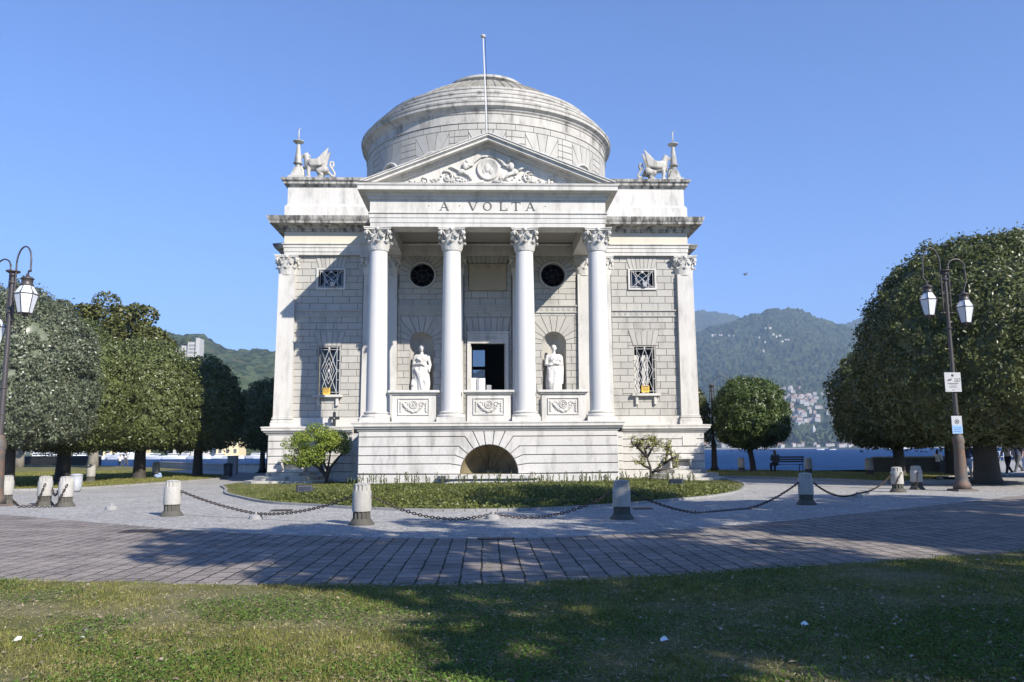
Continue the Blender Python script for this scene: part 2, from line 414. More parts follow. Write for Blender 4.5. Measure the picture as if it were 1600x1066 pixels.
def forestmat(name, s=1.):
    m = N(name); v = m.coord('Position')
    vo = m.n('ShaderNodeTexVoronoi'); vo.inputs['Scale'].default_value = .11; m.l(v, vo.inputs['Vector'])
    sc = m.n('ShaderNodeSeparateColor'); m.l(vo.outputs['Color'], sc.inputs[0])
    k = m.ramp(m.noise(v, .004, 5, .6), [(.3, tuple(x * s for x in (.016, .028, .014))), (.7, tuple(x * s for x in (.055, .072, .034)))])
    k = m.mix(.65, k, m.ramp(sc.outputs[0], [(0, tuple(x * s for x in (.004, .012, .006))), (.8, tuple(x * s for x in (.075, .10, .045))), (1, tuple(x * s for x in (.09, .07, .04)))]))
    m.col(k).rough(.9); m.b.inputs['Specular IOR Level'].default_value = .15
    m.bump(vo.outputs['Distance'], -1., 14.); return m.m
FOREST = forestmat('forest_cover'); FORESTN = forestmat('near_forest_cover', 1.15)
exec_parts = []
# ================================================================== THE TEMPLE
T = (0, 38, 0)
temple = empty('temple', (XC, 38, 0), 'white neoclassical domed temple with four-column portico facing the viewer', 'temple')
def TB(mb, name, mat, parent=None, auto=None): return mb.build(name, mat, parent or temple, T, auto)
def lp(px, py, Y): p = at(px, py, Y); return (p.x - XC, p.z)

def ashlar(mb, x0, x1, z0, z1, holes=(), yf=38.22, rh=.325, L=.76, depth=.04, seed=0, gap=.008):
    nrow = max(1, round((z1 - z0) / rh)); rh = (z1 - z0) / nrow; rnd = random.Random(seed)
    for r in range(nrow):
        a, b = z0 + r * rh, z0 + (r + 1) * rh
        off = (r % 2) * L * .5 + rnd.uniform(-.05, .05)
        xs = [x0]; x = x0 + off if off > .12 else x0 + L
        while x < x1 - .15: xs.append(x + rnd.uniform(-.04, .04)); x += L
        xs.append(x1)
        for u, w in zip(xs, xs[1:]):
            rects = [(u, w, a, b)]
            for hx0, hx1, hz0, hz1 in holes:
                nr = []
                for (p, q, s, t) in rects:
                    if q <= hx0 or p >= hx1 or t <= hz0 or s >= hz1: nr.append((p, q, s, t)); continue
                    if s < hz0: nr.append((p, q, s, hz0))
                    if t > hz1: nr.append((p, q, hz1, t))
                    m0, m1 = max(s, hz0), min(t, hz1)
                    if p < hx0: nr.append((p, hx0, m0, m1))
                    if q > hx1: nr.append((hx1, q, m0, m1))
                rects = nr
            for p, q, s, t in rects:
                if q - p > .08 and t - s > .07:
                    mb.cell([(p, s), (q, s), (q, t), (p, t)], yf, depth, gap)
def plate(mb, x0, x1, z0, z1, rects, y0, y1):
    xs = sorted({x0, x1, *[r[0] for r in rects], *[r[1] for r in rects]}); zs = sorted({z0, z1, *[r[2] for r in rects], *[r[3] for r in rects]})
    xs = [x for x in xs if x0 <= x <= x1]; zs = [z for z in zs if z0 <= z <= z1]
    for u, w in zip(xs, xs[1:]):
        run = None
        for a, b in zip(zs, zs[1:]):
            cx, cz = (u + w) / 2, (a + b) / 2
            if any(r[0] < cx < r[1] and r[2] < cz < r[3] for r in rects):
                if run: mb.box(u, w, y0, y1, run[0], run[1]); run = None
            else: run = (run[0], b) if run else (a, b)
        if run: mb.box(u, w, y0, y1, run[0], run[1])
def fan(mb, cx, cz, r, x0, x1, zt, a0, a1, n, yf, depth=.05, arcn=4, zb=None, gap=.010):
    def hit(a):
        dx, dz = math.cos(a), math.sin(a); t = 1e9
        if dx > 1e-6: t = min(t, (x1 - cx) / dx)
        if dx < -1e-6: t = min(t, (x0 - cx) / dx)
        if dz > 1e-6: t = min(t, (zt - cz) / dz)
        return (cx + dx * t, cz + dz * t)
    c1 = math.atan2(zt - cz, x1 - cx); c2 = math.atan2(zt - cz, x0 - cx)
    for k in range(n):
        p, q = a0 + (a1 - a0) * k / n, a0 + (a1 - a0) * (k + 1) / n
        poly = [hit(p)]
        for c, pt in ((c1, (x1, zt)), (c2, (x0, zt))):
            if p + .02 < c < q - .02: poly.append(pt)
        poly.append(hit(q))
        for j in range(arcn + 1):
            a = q + (p - q) * j / arcn; poly.append((cx + r * math.cos(a), cz + r * math.sin(a)))
        mb.cell(poly, yf, depth, gap)
def flatfan(mb, jb, x0, x1, z0, z1, n, spread, yf):
    """flat arch of splayed voussoirs"""
    jb.prism([(x0, z0 + .01), (x1, z0 + .01), (x1 + spread, z1 - .005), (x0 - spread, z1 - .005)], yf + .008, yf + .05)
    for k in range(n):
        u, w = k / n, (k + 1) / n
        lx = lambda t: x0 + (x1 - x0) * t; ux = lambda t: x0 - spread + (x1 - x0 + 2 * spread) * t
        mb.cell([(lx(u), z0), (lx(w), z0), (ux(w), z1), (ux(u), z1)], yf, .04, .013)

# ---- front wall ---------------------------------------------------
NC, NR, NS = 3.22, .58, 6.60       # statue niche centre, radius, spring height
RC, RZ, RR = 3.22, 10.02, .60      # roundel
W1 = (7.12, 8.22, 4.15, 6.50); W2 = (7.05, 8.27, 9.38, 10.27)
DR = (-.85, .85, 2.64, 6.61)
jn = MB()
holes = []
for s in (-1, 1):
    m = lambda r: (min(s * r[0], s * r[1]), max(s * r[0], s * r[1]), r[2], r[3])
    holes += [m(W1), m(W2), m((NC - NR, NC + NR, 2.70, NS + NR)), m((RC - RR, RC + RR, RZ - RR, RZ + RR))]
holes.append(DR)
plate(jn, -9.4, 9.4, 2.6, 11.0, holes, 38.25, 38.62)
for s in (-1, 1):
    # spandrel fillers behind the arcs
    for cx, cz, r, full in ((s * NC, NS, NR, False), (s * RC, RZ, RR, True)):
        for qx in (-1, 1):
            for qz in ((1, -1) if full else (1,)):
                pts = [(cx + qx * r, cz + qz * r)] + [(cx + qx * r * math.cos(a), cz + qz * r * math.sin(a)) for a in [PI / 2 * k / 8 for k in range(9)]]
                jn.prism(pts, 38.25, 38.62)
    m = lambda a, b: (min(s * a, s * b), max(s * a, s * b))
    def hr(r): a, b = m(r[0], r[1]); return (a, b, r[2], r[3])
    stn = MB()
    x0, x1 = m(6.10, 9.40)
    ashlar(stn, x0, x1, 3.08, 7.97, [hr(W1)], seed=3 + s)
    ashlar(stn, x0, x1, 8.27, 11.0, [hr((6.96, 8.37, 9.29, 10.33))], seed=8 + s)
    a, b = m(7.12, 8.22); flatfan(stn, jn, a, b, 6.5, 7.24, 5, .22, 38.195)
    a, b = m(7.05, 8.27); flatfan(stn, jn, a, b, 10.34, 10.98, 7, .2, 38.195)
    TB(stn, 'wall', ASH); stn = MB()
    x0, x1 = m(1.98, 4.40)
    ashlar(stn, x0, x1, 2.64, NS, [hr((NC - NR, NC + NR, 2.6, NS))], seed=12 + s, L=.6)
    ashlar(stn, x0, x1, NS, 8.16, [hr((NC - 1.02, NC + 1.02, NS, 7.98))], seed=15 + s, L=.6)
    c = s * NC; fan(stn, c, NS, NR + .005, c - 1.02, c + 1.02, 7.98, 0, PI, 11, 38.205)
    ashlar(stn, x0, x1, 8.51, 9.36, [], seed=17 + s)
    c = s * RC
    fan(stn, c, RZ, RR + .09, c - 1.14, c + 1.14, 10.98, 0, PI, 13, 38.205)
    for za, zb in ((9.36, 9.69), (9.69, 10.02)):
        for q in (-1, 1):
            R2 = RR + .09; xa = lambda z: math.sqrt(max(0, R2 * R2 - (RZ - z) ** 2))
            poly = [(c + q * 1.14, za), (c + q * xa(za), za)] + [(c + q * xa(za + (zb - za) * t), za + (zb - za) * t) for t in (.3, .6)] + [(c + q * xa(zb), zb), (c + q * 1.14, zb)]
            stn.cell(poly, 38.21, .04)
    TB(stn, 'wall', ASH)
stn = MB()
ashlar(stn, -1.16, 1.16, 2.64, 7.20, [(-1.02, 1.02, 2.6, 7.2)], seed=31)
ashlar(stn, -1.16, 1.16, 7.20, 8.16, [(-1.05, 1.05, 7.19, 7.92)], seed=32, L=.6)
flatfan(stn, jn, -.98, .98, 7.2, 7.92, 7, .12, 38.195)
ashlar(stn, -1.16, 1.16, 8.51, 9.22, [], seed=33)
ashlar(stn, -1.16, 1.16, 9.22, 10.6, [(-.94, .94, 9.22, 10.6)], seed=34)
flatfan(stn, jn, -.95, .95, 10.6, 10.98, 9, .1, 38.2)
TB(stn, 'wall', ASH)
TB(jn, 'wall_backing', JOINT)

# side, back walls, floor, roof slab
sh = MB()
for s in (-1, 1):
    sh.box(s * 9.4, s * 9.96, 38.62, 57.5, 2.3, 12.2)
    sh.box(s * 9.96, s * 10.9, 42.2, 54, 0, 12.1)
plate(sh, -9.4, 9.4, 2.3, 12.2, [(-1.0, -.12, 5.9, 8.7), (-9.0, -7.9, 4, 6.5), (7.9, 9.0, 4, 6.5)], 57.0, 57.5)
sh.box(-9.4, 9.4, 38.62, 57, 12.0, 12.3)
sh.box(-9.4, 9.4, 38.62, 57, 2.4, 2.62)
TB(sh, 'rear_walls', ASH)
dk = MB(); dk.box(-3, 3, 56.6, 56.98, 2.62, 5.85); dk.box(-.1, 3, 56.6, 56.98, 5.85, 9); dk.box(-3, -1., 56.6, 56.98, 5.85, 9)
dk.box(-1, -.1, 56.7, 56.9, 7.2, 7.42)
TB(dk, 'unlit_room_panels', DARK)  # near-black panels paint the unlit room, plus a bar across the window
tg = N('tinted_glass').col((.30, .34, .38)).rough(.02); tg.b.inputs['Transmission Weight'].default_value = 1; gp = MB(); gp.box(-1.0, -.12, 57.2, 57.22, 5.9, 8.7); TB(gp, 'rear_window_pane', tg.m)

# ---- bands, base course ---------------------------------------------
for x0, x1, z0, z1 in ((-9.4, -6.1, 7.97, 8.27), (6.1, 9.4, 7.97, 8.27), (-4.4, -1.98, 8.16, 8.51), (1.98, 4.4, 8.16, 8.51), (-1.16, 1.16, 8.16, 8.51)):
    b = MB(); b.box(x0, x1, 38.19, 38.26, z0, z1 - .06); b.box(x0, x1, 38.12, 38.26, z1 - .06, z1); b.box(x0, x1, 38.16, 38.26, z0 - .03, z0 + .03)
    n = int((x1 - x0) / .26); step = (x1 - x0) / n; zc = (z0 + z1) / 2 - .01
    for k in range(n):
        cx = x0 + (k + .5) * step
        pts = [(cx + math.cos(t) * (.02 + .013 * t), 38.185, zc + math.sin(t) * (.02 + .013 * t)) for t in [j * .7 for j in range(10)]]
        b.tube(pts, .014, 5)
    TB(b, 'wave_band', ASH)
for s in (-1, 1): b = MB(); b.box(s * 6.1, s * 9.4, 38.1, 38.26, 2.6, 3.06); b.box(s * 6.1, s * 9.4, 38.05, 38.26, 2.6, 2.72); TB(b, 'base_course', WHITE)

# ---- capitals, columns, pilasters -------------------------------------
def capital_mb(r, H, cx=0, cy=38, z0=0, sy=1.0, yclip=None):
    """corinthian: bell, two rings of curling leaves, corner volutes, abacus"""
    b = MB()
    R1 = r * 1.28
    b.lathe([(r * 1.06, 0), (r * 1.1, .02), (r * 1.1, .05), (r, .07), (r * .97, .3 * H), (r * 1.02, .6 * H), (r * 1.2, .8 * H), (r * 1.32, .88 * H)], (cx, cy, z0), 24)
    ab = r * 1.62; n = 8; pts = []
    for k in range(4):
        a0 = PI / 4 + k * PI / 2; a1 = a0 + PI / 2
        for j in range(n):
            t = j / n; a = a0 + (a1 - a0) * t
            rr = ab * math.sqrt(2) * .93 if j == 0 else None
            p0 = Vector((math.cos(a0), math.sin(a0))) * ab * 1.32; p1 = Vector((math.cos(a1), math.sin(a1))) * ab * 1.32
            q = p0.lerp(p1, t); q = q * (1 - .13 * math.sin(PI * t))
            pts.append((cx + q.x, cy + q.y))
    b.slab(pts, z0 + .885 * H, z0 + .945 * H); b.slab([(cx + (x - cx) * 1.05, cy + (y - cy) * 1.05) for x, y in pts], z0 + .948 * H, z0 + H)
    def leaf(a, h, w, out):
        ca, sa = math.cos(a), math.sin(a); tn = (-sa, ca)
        prof = [(r * 1.0, .05), (r * 1.08, .35 * h), (r * 1.14, .7 * h), (r * 1.2 + out * .5, .93 * h), (r * 1.2 + out, h), (r * 1.22 + out * 1.35, .9 * h), (r * 1.2 + out * 1.3, .8 * h)]
        wid = [.8, 1, 1, .95, .85, .6, .25]
        vs = []
        for (rr, zz), ww in zip(prof, wid):
            for t in (-1, -.5, 0, .5, 1):
                bulge = .035 * (1 - t * t) + (.012 if t == 0 else 0)
                x = cx + (rr + bulge) * ca + tn[0] * t * w * ww / 2; y = cy + (rr + bulge) * sa + tn[1] * t * w * ww / 2
                vs.append((x, y, z0 + zz))
        fs = [(i * 5 + k, i * 5 + k + 1, (i + 1) * 5 + k + 1, (i + 1) * 5 + k) for i in range(len(prof) - 1) for k in range(4)]
        b.add(vs, fs, True)
        b.ball((cx + ca * (r * 1.2 + out * .95), cy + sa * (r * 1.2 + out * .95), z0 + h * .97), (w * .36, w * .36, .035), Matrix.Rotation(a, 3, 'Z'), 8, 5)
    for k in range(8):
        leaf(k * PI / 4, .40 * H, r * .78, .07)
        leaf(k * PI / 4 + PI / 8, .66 * H, r * .78, .10)
    for k in range(4):
        a = PI / 4 + k * PI / 2; ca, sa = math.cos(a), math.sin(a)
        base = [(r * 1.05, .55 * H), (r * 1.25, .70 * H), (r * 1.55, .82 * H), (r * 1.85, .83 * H), (r * 1.93, .74 * H), (r * 1.82, .68 * H), (r * 1.74, .74 * H)]
        for dt in (-.05, .05):
            b.tube([(cx + ca * rr - sa * dt, cy + sa * rr + ca * dt, z0 + zz) for rr, zz in base], [.03, .038, .042, .045, .045, .04, .03], 6)
        b.ball((cx + ca * r * 1.83, cy + sa * r * 1.83, z0 + .76 * H), (.075, .075, .075), None, 8, 6)
        a = k * PI / 2; ca, sa = math.cos(a), math.sin(a)
        b.ball((cx + ca * r * 1.42, cy + sa * r * 1.42, z0 + .91 * H), (.09, .09, .1), None, 8, 6)
        for q in (-1, 1):
            sp = [(r * 1.28, q * .05, .58 * H), (r * 1.36, q * .10, .70 * H), (r * 1.42, q * .17, .79 * H), (r * 1.42, q * .11, .82 * H), (r * 1.40, q * .09, .77 * H)]
            b.tube([(cx + ca * rr - sa * tt, cy + sa * rr + ca * tt, z0 + zz) for rr, tt, zz in sp], .022, 5)
    if sy != 1.0 or yclip is not None:
        b.v = [(x, cy + (y - cy) * sy, z) for x, y, z in b.v]
    return b
ZB, ZS, ZC, ZA = 2.64, 3.10, 9.98, 10.97
def column_proto():
    root = None
    b = MB(); prof = []
    for k in range(13):
        t = k / 12; prof.append((.435 - .065 * max(0, (t - .15) / .85) ** 1.4, ZS + (ZC - ZS) * t))
    b.lathe(prof, (0, 33.5, 0), 48)
    sh_ = b.build('column', COLM, temple, (0, 33.5, 0), 40); sh_.location = (-4.73, 33.5 - 38, 0)
    bb = MB(); bb.box(-.60, .60, 32.9, 34.1, ZB, ZB + .2)
    bb.lathe([(.585, .2), (.60, .235), (.60, .28), (.56, .315), (.50, .325), (.485, .345), (.50, .37), (.525, .385), (.525, .42), (.50, .44), (.46, .445), (.44, .47)], (0, 33.5, ZB), 48)
    bb.build('base', WHITE, sh_, (0, 33.5, 0), 35)
    cb = capital_mb(.375, ZA - ZC, 0, 33.5, ZC); cb.build('capital', WHITE, sh_, (0, 33.5, 0), 50)
    return sh_
col0 = column_proto()
for x in (-1.57, 1.57, 4.73): c = copy_tree(col0, temple); c.location.x = x
def pilaster_proto(w, yf, x, loc_only=False):
    b = MB(); t0, t1 = w / 2, w / 2 * .89
    vs = [(-t0, yf, ZS), (t0, yf, ZS), (t0, 38.3, ZS), (-t0, 38.3, ZS), (-t1, yf + .02, ZC + .05), (t1, yf + .02, ZC + .05), (t1, 38.3, ZC + .05), (-t1, 38.3, ZC + .05)]
    b.add(vs, [(3, 2, 1, 0), (4, 5, 6, 7), (0, 1, 5, 4), (1, 2, 6, 5), (2, 3, 7, 6), (3, 0, 4, 7)])
    p = b.build('pilaster', WHITE, temple, T); p.location = (x, 0, 0)
    bb = MB()
    for o, za, zb in ((.11, ZB - .02, ZB + .18), (.085, ZB + .18, ZB + .28), (.03, ZB + .28, ZB + .33), (.06, ZB + .33, ZB + .41), (.02, ZB + .41, ZS + .01)):
        bb.cbox(-t0 - o, t0 + o, yf - o, 38.3, za, zb, .015)
    bb.build('base', WHITE, p, T)
    cb = capital_mb(w / 2 * .86, ZA - ZC, 0, 38.22, ZC, sy=.62 if yf < 38.05 else .5); cb.build('capital', WHITE, p, T, 50)
    return p
pA = pilaster_proto(.87, 37.99, -9.77); q = copy_tree(pA, temple); q.location.x = 9.77
pB = pilaster_proto(.78, 38.06, -5.7)
for x in (-4.78, -1.57, 1.57, 4.78, 5.7): q = copy_tree(pB, temple); q.location.x = x

# ---- podium of the portico -----------------------------------------
pod = MB(); jp = MB(); AZ, AR = .50, 1.19
bend = {.54: (-1.62, 180), .92: (-1.62, 163), 1.27: (-1.40, 149), 1.63: (-1.25, 137), 2.03: (-1.00, 122)}
zs = [.12, .54, .92, 1.27, 1.63, 2.03]
arc = lambda a: (AR * math.cos(math.radians(a)), AZ + AR * math.sin(math.radians(a)))
for s in (-1, 1):
    mir = lambda P: [(-x, z) for x, z in P] if s > 0 else P
    for xa, xb in ((-5.36, 0),): pod.cell(mir([(xa, .12), (xb, .12), (xb, .5), (xa, .5)]), 32.86, .08, .014, .016)
    for i in range(1, 5):
        z0, z1 = zs[i], zs[i + 1]; x0, a0 = bend[z0]; x1, a1 = bend[z1]
        sp = -5.36
        P = [(sp, z0)] + ([(x0, z0)] if a0 < 180 else []) + [arc(a0 + (a1 - a0) * k / 4) for k in range(5)] + [(x1, z1), (sp, z1)]
        pod.cell(mir(P), 32.86, .08, .014, .016)
    pod.cell(mir([(-5.36, 2.03), (-1.0, 2.03), arc(122), arc(116), arc(109), (-.68, 2.27), (-5.36, 2.27)]), 32.86, .08, .014, .016)
    pod.cell(mir([(-.68, 2.27), arc(109), arc(103), arc(97), (-.22, 2.27)]), 32.86, .08, .014, .016)
pod.cell([(-.22, 2.27), arc(97), arc(90), arc(83), (.22, 2.27)], 32.86, .08, .014, .016)
# returns of the podium
for s in (-1, 1):
    for z0, z1 in zip(zs, zs[1:] + [2.27]):
        pod.cbox(s * 5.30, s * 5.37, 32.95, 37.3, z0 + .014, z1 - .014, .012)
        pod.cbox(s * 5.37, s * 6.32, 37.22, 37.4, z0 + .014, z1 - .014, .012)
podium = TB(pod, 'podium', GRAN)
plate(jp, -5.33, 5.33, 0, 2.3, [(-AR, AR, .3, AZ + AR)], 32.93, 33.5)
for q in (-1, 1):
    jp.prism([(q * AR, AZ + AR)] + [(q * AR * math.cos(a), AZ + AR * math.sin(a)) for a in [PI / 2 * k / 10 for k in range(11)]], 32.93, 33.5)
jp.box(-5.33, -AR - .3, 33.5, 38.2, 0, 2.3); jp.box(AR + .3, 5.33, 33.5, 38.2, 0, 2.3); jp.box(-6.3, 6.3, 37.4, 38.2, 0, 2.3)
jp.box(-AR - .3, AR + .3, 33.5, 38.2, 1.95, 2.3)
TB(jp, 'podium_backing', JOINT, podium)
cp = MB()
CORN = [(0, 2.27), (.05, 2.27), (.07, 2.33), (.16, 2.38), (.17, 2.44), (.24, 2.46), (.24, 2.56), (.27, 2.58), (.27, 2.64), (0, 2.66), (-.3, 2.66), (-.3, 2.27)]
cp.sweep([(-5.36, 38.1), (-5.36, 32.88), (5.36, 32.88), (5.36, 38.1)], [(o, z) for o, z in CORN])
TB(cp, 'cornice', WHITE, podium)
fl = MB(); fl.box(-5.3, 5.3, 32.9, 38.3, 2.5, 2.645); TB(fl, 'portico_floor', WHITE)
# fountain niche and basin
fn = MB(); k = 14
ring = [(AR * math.cos(PI * j / k), AZ + AR * math.sin(PI * j / k)) for j in range(k + 1)]
vs = []; D = 8
for i in range(D + 1):
    t = i / D; rr = math.cos(t * PI / 2 * .995); dy = 33.2 + 1.3 * math.sin(t * PI / 2)
    for x, z in ring: vs.append((x * rr, dy, AZ + (z - AZ) * rr))
fn.add([(x, 32.95, z) for x, z in ring], [])
b0 = len(fn.v); fn.add(vs, [(i * (k + 1) + j, i * (k + 1) + j + 1, (i + 1) * (k + 1) + j + 1, (i + 1) * (k + 1) + j) for i in range(D) for j in range(k)], True)
for j in range(k): fn.f.append((j, j + 1, b0 + j + 1, b0 + j)); fn.sm.append(True)
fn.box(-1.3, 1.3, 33.0, 34.6, .25, .5)
for a in (115, 95, 72, 52):     # ribs of the shell
    ca, sa = math.cos(math.radians(a)), math.sin(math.radians(a))
    fn.tube([(AR * ca * .97 * math.cos(t * 1.4), 33.2 + 1.27 * math.sin(t * 1.4), AZ + AR * sa * .95 * math.cos(t * 1.4)) for t in [j / 8 for j in range(9)]], .035, 6)
TB(fn, 'fountain_niche', OCHRE)
bs = MB()
pts = [(-2.05, 32.86), (-2.05, 32.5)] + [(-2.05 + .5 * (1 - math.cos(t)) , 32.5 - .45 * math.sin(t)) for t in (.5, 1., PI / 2)] + [(2.05 - .5 * (1 - math.cos(t)), 32.5 - .45 * math.sin(t)) for t in (PI / 2, 1., .5)] + [(2.05, 32.5), (2.05, 32.86)]
bs.slab(pts, .34, .46); bs.slab([(x * .96, 32.86 + (y - 32.86) * .85) for x, y in pts], .0, .335)
TB(bs, 'fountain_basin', GRAN)

# ---- wing plinths, steps, benches -----------------------------------
for s in (-1, 1):
    m = lambda a, b: (min(s * a, s * b), max(s * a, s * b))
    pl = MB(); zz = [.12, .5, .88, 1.24, 1.58, 1.94, 2.25]
    for i, (z0, z1) in enumerate(zip(zz, zz[1:])):
        a, b = m(6.32, 10.37); cut = s * (8.2 + .7 * (i % 2))
        pl.cell([(a, z0), (b, z0), (b, z1), (a, z1)], 37.86, .08, .014, .016)
        pl.cbox(s * 10.31, s * 10.37, 37.95, 42.2, z0 + .014, z1 - .014, .012)
    a, b = m(6.32, 10.45); pl.box(a, b, 37.84, 38.3, .0, .13)
    P = TB(pl, 'plinth', GRAN)
    jb = MB(); a, b = m(5.3, 10.34); jb.box(a, b, 37.93, 57.5, 0, 2.3); jb.box(*m(10.3, 11.0), 42.1, 54, 0, 2.3); TB(jb, 'plinth_backing', JOINT, P)
    c = MB(); path = [(-10.39, 42.2), (-10.39, 37.88), (-6.40, 37.88)]
    if s > 0: path = [(-x, y) for x, y in path][::-1]
    c.sweep(path, [(o, z - .02) for o, z in CORN]); TB(c, 'cornice', WHITE, P)
    # flared foot and polygonal steps
    st = MB()
    a, b = m(8.9, 10.62); st.box(a, b, 37.6, 37.86, 0, .30)
    for i, (x0, x1, yf, z) in enumerate(((7.35, 11.0, 35.9, .17), (7.75, 10.7, 36.45, .34), (8.15, 10.3, 36.95, .50))):
        e = .5
        pts = [(x0, 37.84), (x0, yf + e), (x0 + e, yf), (x1 - e, yf), (x1, yf + e), (x1, 37.84)]
        st.slab([(s * x, y + .004 * i) for x, y in (pts if s > 0 else pts)], z - .165, z)
    TB(st, 'corner_steps', SCUL)
    be = MB()
    be.cbox(*m(8.55, 9.45), 37.35, 37.86, .505, .66, .02); be.cbox(*m(8.45, 9.75), 37.45, 37.86, .98, 1.12, .02)
    for q in (8.6, 9.55):
        be.prism([(s * q, .66), (s * (q + .08), .66), (s * (q + .08), .98), (s * q, .98)], 37.5, 37.86)
    TB(be, 'stone_bench', WHITE if s < 0 else GRAN)
pq = MB(); pq.cbox(*lp(1067, 697, 37.8)[:1], lp(1089, 697, 37.8)[0], 37.825, 37.86, 1.62, 2.08, .006); TB(pq, 'plaque', WHITE)

# ---- pedestals between the columns ---------------------------------
def garland(b, cx, cz, y, w, h):
    """swag with rosette and hanging ends"""
    for rr, t in ((.16, .028), (.10, .022)):
        b.tube([(cx + rr * math.cos(a), y, cz + h * .18 + rr * math.sin(a)) for a in [2 * PI * k / 16 for k in range(17)]], t, 6, cap=False)
    b.ball((cx, y, cz + h * .18), (.05, .04, .05), None, 8, 6)
    for k in range(25):
        t = k / 24 * 2 - 1; x = cx + t * w * .36; z = cz - h * .33 + (t * t) * h * .62
        rr = .075 * (1 - .45 * abs(t)); b.ball((x, y, z), (rr, rr * .8, rr), None, 7, 5)
        b.ball((x + random.uniform(-.02, .02), y - .04, z + random.uniform(-.05, .05)), .03, None, 5, 4)
    for s in (-1, 1):
        for k in range(9):
            z = cz + h * .36 - k * h * .09; b.ball((cx + s * w * (.43 - .012 * (k % 2)), y, z), (.045 + .012 * (k % 2), .035, .04), None, 6, 4)
        for k in range(8):
            a = k * .8; b.ball((cx + s * w * .26 + .09 * math.cos(a), y, cz + h * .22 + .08 * math.sin(a)), .026, None, 5, 4)
ped = MB()
ped.cbox(-.92, .92, 33.35, 33.95, 2.64, 3.80, .015)
fr = MB(); g = MB()
for a, b_, c_, d in ((-.66, .66, 3.62, 3.66), (-.66, .66, 2.94, 2.98), (-.66, -.62, 2.98, 3.62), (.62, .66, 2.98, 3.62)): fr.cbox(a, b_, 33.30, 33.36, c_, d, .008)
garland(g, 0, 3.29, 33.335, 1.25, .55)
P = ped.build('pedestal', WHITE, temple, (0, 38, 0))
fr.build('panel_frame', WHITE, P, T); g.build('garland_relief', WHITE, P, T)
cpm = MB(); cpm.cbox(-1.0, 1.0, 33.27, 34.03, 3.80, 3.87, .015); cpm.cbox(-1.08, 1.08, 33.19, 34.11, 3.87, 3.98, .02); cpm.build('coping', WHITE, P, T)
P.location.x = -3.15
for x in (0, 3.15): q = copy_tree(P, temple); q.location.x = x

# ---- entablatures ----------------------------------------------------
mainpath = [(-9.93, 42.2), (-9.93, 38.03), (9.93, 38.03), (9.93, 42.2)]
e = MB(); e.sweep(mainpath, [(-.5, 10.98), (0, 10.98), (0, 11.14), (.03, 11.14), (.03, 11.34), (.06, 11.34), (.06, 11.46), (.12, 11.50), (.12, 11.54), (-.5, 11.54)]); TB(e, 'architrave', WHITE)
e = MB(); e.sweep(mainpath, [(-.5, 11.542), (.02, 11.542), (.02, 12.12), (-.5, 12.12)]); TB(e, 'frieze', YELL)
e = MB(); e.sweep(mainpath, [(-.5, 12.122), (.06, 12.122), (.12, 12.18), (.12, 12.26), (.24, 12.32), (.26, 12.38), (.62, 12.42), (.64, 12.52), (.66, 12.54), (.70, 12.62), (.74, 12.76), (0, 12.9), (-.5, 12.9)]); TB(e, 'cornice', DIRTY)
e = MB(); e.sweep(mainpath, [(-.6, 12.9), (.05, 12.9), (.05, 13.42), (-.02, 13.5), (-.05, 13.56), (-.6, 13.56)]); TB(e, 'attic_base', WHITE)
e = MB(); e.sweep(mainpath, [(-.6, 13.56), (-.06, 13.56), (-.06, 14.42), (-.6, 14.42)]); at_ = TB(e, 'attic', ASH if False else WHITE)
e = MB(); e.sweep(mainpath, [(-.6, 14.42), (-.04, 14.42), (.02, 14.52), (.12, 14.56), (.14, 14.68), (.22, 14.72), (.25, 14.84), (.1, 14.9), (-.6, 14.9)]); TB(e, 'attic_cornice', DIRTY)
e = MB(); e.box(-9.9, 9.9, 38.1, 57.5, 14.6, 14.88); e.box(-9.87, 9.87, 42.2, 57.5, 12.2, 14.6)
e.box(-9.7, 9.7, 38.62, 57.4, 10.95, 12.1); TB(e, 'attic_roof', ASH)
for s in (-1, 1):
    e = MB(); path = [(-9.97, 42.25), (-10.92, 42.25), (-10.92, 54)][::-1]
    if s > 0: path = [(-x, y) for x, y in path][::-1]
    e.sweep(path, [(-.3, 11.9), (.05, 11.9), (.15, 12.05), (.2, 12.2), (.5, 12.3), (.6, 12.5), (-.3, 12.85)])
    TB(e, 'side_cornice', DIRTY)
# portico entablature
pp = [(-5.05, 38.0), (-5.05, 33.0), (5.05, 33.0), (5.05, 38.0)]
e = MB(); e.sweep(pp, [(-.86, 10.975), (0, 10.975), (0, 11.15), (.025, 11.15), (.025, 11.36), (.05, 11.36), (.05, 11.52), (.10, 11.55), (.10, 11.59), (-.86, 11.59)])
ent = TB(e, 'portico_entablature', WHITE)
e = MB(); e.sweep(pp, [(-.86, 11.592), (.02, 11.592), (.02, 12.15), (-.86, 12.15)]); TB(e, 'frieze', WHITE, ent)
e = MB(); e.sweep(pp, [(-.86, 12.152), (.06, 12.152), (.10, 12.22), (.11, 12.30), (.20, 12.36), (.22, 12.42), (.48, 12.45), (.50, 12.46), (.50, 12.62), (.54, 12.66), (.56, 12.74), (0, 12.80), (-.86, 12.80)]); TB(e, 'cornice', WHITE, ent)
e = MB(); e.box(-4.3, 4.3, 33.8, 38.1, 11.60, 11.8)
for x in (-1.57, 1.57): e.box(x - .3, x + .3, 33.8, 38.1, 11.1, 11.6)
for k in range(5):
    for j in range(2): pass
TB(e, 'portico_ceiling', CEIL, ent)
